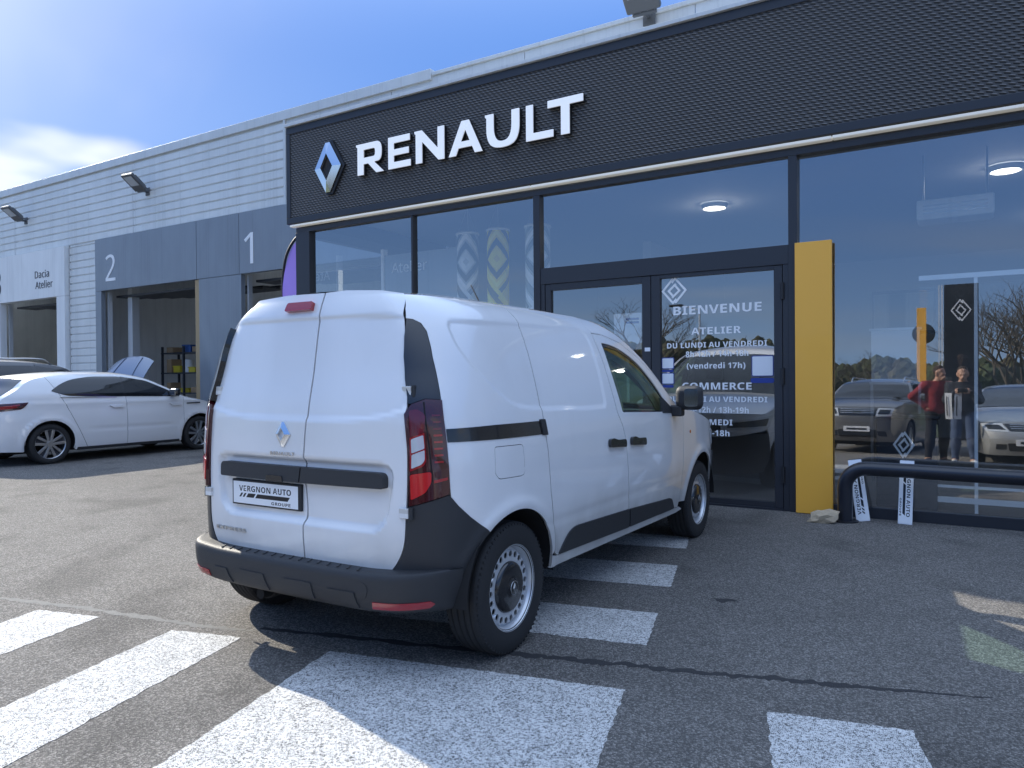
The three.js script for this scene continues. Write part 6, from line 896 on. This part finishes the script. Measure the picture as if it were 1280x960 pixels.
  obj('body', [fieldMesh(fieldOf(body, 0.02), lo, hi, 92), fieldMesh(fieldOf(headB, 0.012), [H[0] - 0.15, H[1] - 0.17, H[2] - 0.15], [H[0] + 0.15, H[1] + 0.18, H[2] + 0.15], 62), hand('L'), hand('R')], M.skin, t);
  const fat = (B, d) => B.map(([a, r, c, q]) => [a, r + d, c, q + d]), cut = (F, y0, y1) => (x, y, z) => Math.max(F(x, y, z), y0 - y, y - y1), fold = (F, k) => (x, y, z) => F(x, y, z) + 0.007 * (noise3(x * 14 + k, y * 20, z * 14) - 0.5);
  obj('top', fieldMesh(fold(cut(fieldOf(fat([...trunk.slice(0), ...armU('L'), ...armU('R')].map((b) => b), 0.016), 0.028), J.pel[1] - 0.08, J.neck[1] + 0.015), 3), lo, hi, 92), mats.top, t);
  obj('trousers', fieldMesh(fold(cut(fieldOf(fat([trunk[0], ...leg('L'), ...leg('R')], 0.017), 0.02), 0.045, J.pel[1] + 0.05), 8), lo, hi, 92), mats.legs, t);
  obj('shoes', fieldMesh(cut(fieldOf(fat([...foot('L'), ...foot('R')], 0.010), 0.015), 0.0, 0.11), [-0.3, -0.02, -0.35], [0.3, 0.2, 0.3], 60), mats.shoes, t);
  const hairB = [[at(-0.025, 0, 0.075), 0.088, at(-0.035, 0, 0.06), 0.090]], hf = fieldOf(hairB, 0.01); obj('hair', fieldMesh((x, y, z) => { const q = (x - H[0]) * f[0] + (z - H[2]) * f[2], h = y - H[1]; return Math.max(hf(x, y, z) + 0.012 * (noise3(x * 40, y * 40, z * 40) - 0.5), q - 0.045 - 0.3 * (h - 0.07), -(h + 0.035) + 0.4 * Math.max(0, q)); }, [H[0] - 0.15, H[1] - 0.12, H[2] - 0.15], [H[0] + 0.15, H[1] + 0.19, H[2] + 0.15], 50), M.hair, t);
  for (const s of [-1, 1]) obj('eye', new THREE.SphereGeometry(0.010, 10, 8).translate(...at(0.078, s * 0.031, 0.018)), M.eye, t);
  obj('mouth', [rod(at(0.092, -0.02, -0.045), at(0.092, 0.02, -0.045), 0.004, 6)], M.lips, t);
  return t;
}
{
  const nrm = (a) => { const l = Math.hypot(...a); return a.map((q) => q / l); };
  const A = person('person in dark jacket and jeans holding up a phone, mirrored in the window', [0.05, 0, 7.93], 0, { pel: [0, 0.95, 0], chest: [0, 1.28, 0.01], neck: [0, 1.45, -0.01], head: [0, 1.58, -0.05], look: nrm([0, -0.25, -1]), shL: [-0.19, 1.40, 0.01], shR: [0.19, 1.40, 0.01], elL: [-0.25, 1.14, -0.10], elR: [0.25, 1.14, -0.10], wrL: [-0.13, 1.27, -0.32], wrR: [0.12, 1.27, -0.32], hdL: [0.65, 0.15, -0.5], hdR: [-0.65, 0.15, -0.5], hnL: [0.35, 0.2, 1], hnR: [-0.35, 0.2, 1], hipL: [-0.09, 0.90, 0], hipR: [0.09, 0.90, 0], kneeL: [-0.11, 0.50, -0.02], kneeR: [0.13, 0.50, -0.05], ankL: [-0.12, 0.085, 0.03], ankR: [0.16, 0.085, -0.08], toeL: [-0.15, 0.03, -0.13], toeR: [0.20, 0.03, -0.24] }, { top: M.navyCloth, legs: M.jeans, shoes: M.shoe });
  const ph = thing('phone', 'dark phone held up in both hands by the person in jeans', 'phone', [0.045, 1.30, 7.515]); obj('body', box(-0.075, 0.075, -0.037, 0.037, 0, 0.009, 0.008), M.gloss, ph); obj('camera_bump', box(0.035, 0.068, 0.0, 0.032, -0.003, 0.0, 0.004), M.frame, ph); obj('screen', box(-0.07, 0.07, -0.033, 0.033, 0.0092, 0.0098), M.darkGlass, ph);
  const pl = (x, z, a, label) => { const p = thing('dealer_plate', label, 'dealer plate', [x, 0, z], a, 'dealer plates under the arm'); obj('panel', sheet((u, v) => [lerp(-0.055, 0.055, u), lerp(0.80, 1.26, v), -0.05 * Math.sin(v * 1.6)], 2, 10), M.sticker, p); obj('print', sheet((u, v) => [lerp(-0.03, -0.012, u), lerp(0.86, 1.2, v), -0.05 * Math.sin(v * 1.6 * 0.76 + 0.2) - 0.014], 2, 8), M.frame, p); };
  pl(-0.16, 7.66, 0.25, 'left of two curved white plates held before the person in jeans'); pl(-0.03, 7.64, -0.15, 'right of two curved white plates held before the person in jeans');
  person('person in red top and dark trousers standing beside the one with the phone', [-0.36, 0, 8.02], -0.5, { pel: [0, 0.97, 0], chest: [0.01, 1.30, 0.0], neck: [0.015, 1.47, -0.02], head: [0.03, 1.60, -0.06], look: nrm([0.45, -0.4, -1]), shL: [-0.18, 1.42, 0.01], shR: [0.19, 1.42, 0.0], elL: [-0.40, 1.20, 0.06], elR: [0.22, 1.14, -0.05], wrL: [-0.22, 1.03, -0.02], wrR: [0.17, 1.12, -0.29], hdL: [0.8, -0.4, -0.3], hdR: [0.1, 0.1, -1], hnL: [0.3, 0.3, -1], hnR: [-0.6, -0.6, 0], hipL: [-0.09, 0.92, 0], hipR: [0.09, 0.92, 0], kneeL: [-0.11, 0.51, -0.01], kneeR: [0.11, 0.51, -0.04], ankL: [-0.13, 0.085, 0.04], ankR: [0.12, 0.085, 0.0], toeL: [-0.18, 0.03, -0.11], toeR: [0.15, 0.03, -0.16] }, { top: M.redCloth, legs: M.blackCloth, shoes: M.blackCloth });
}
renderer.render(scene, camera);
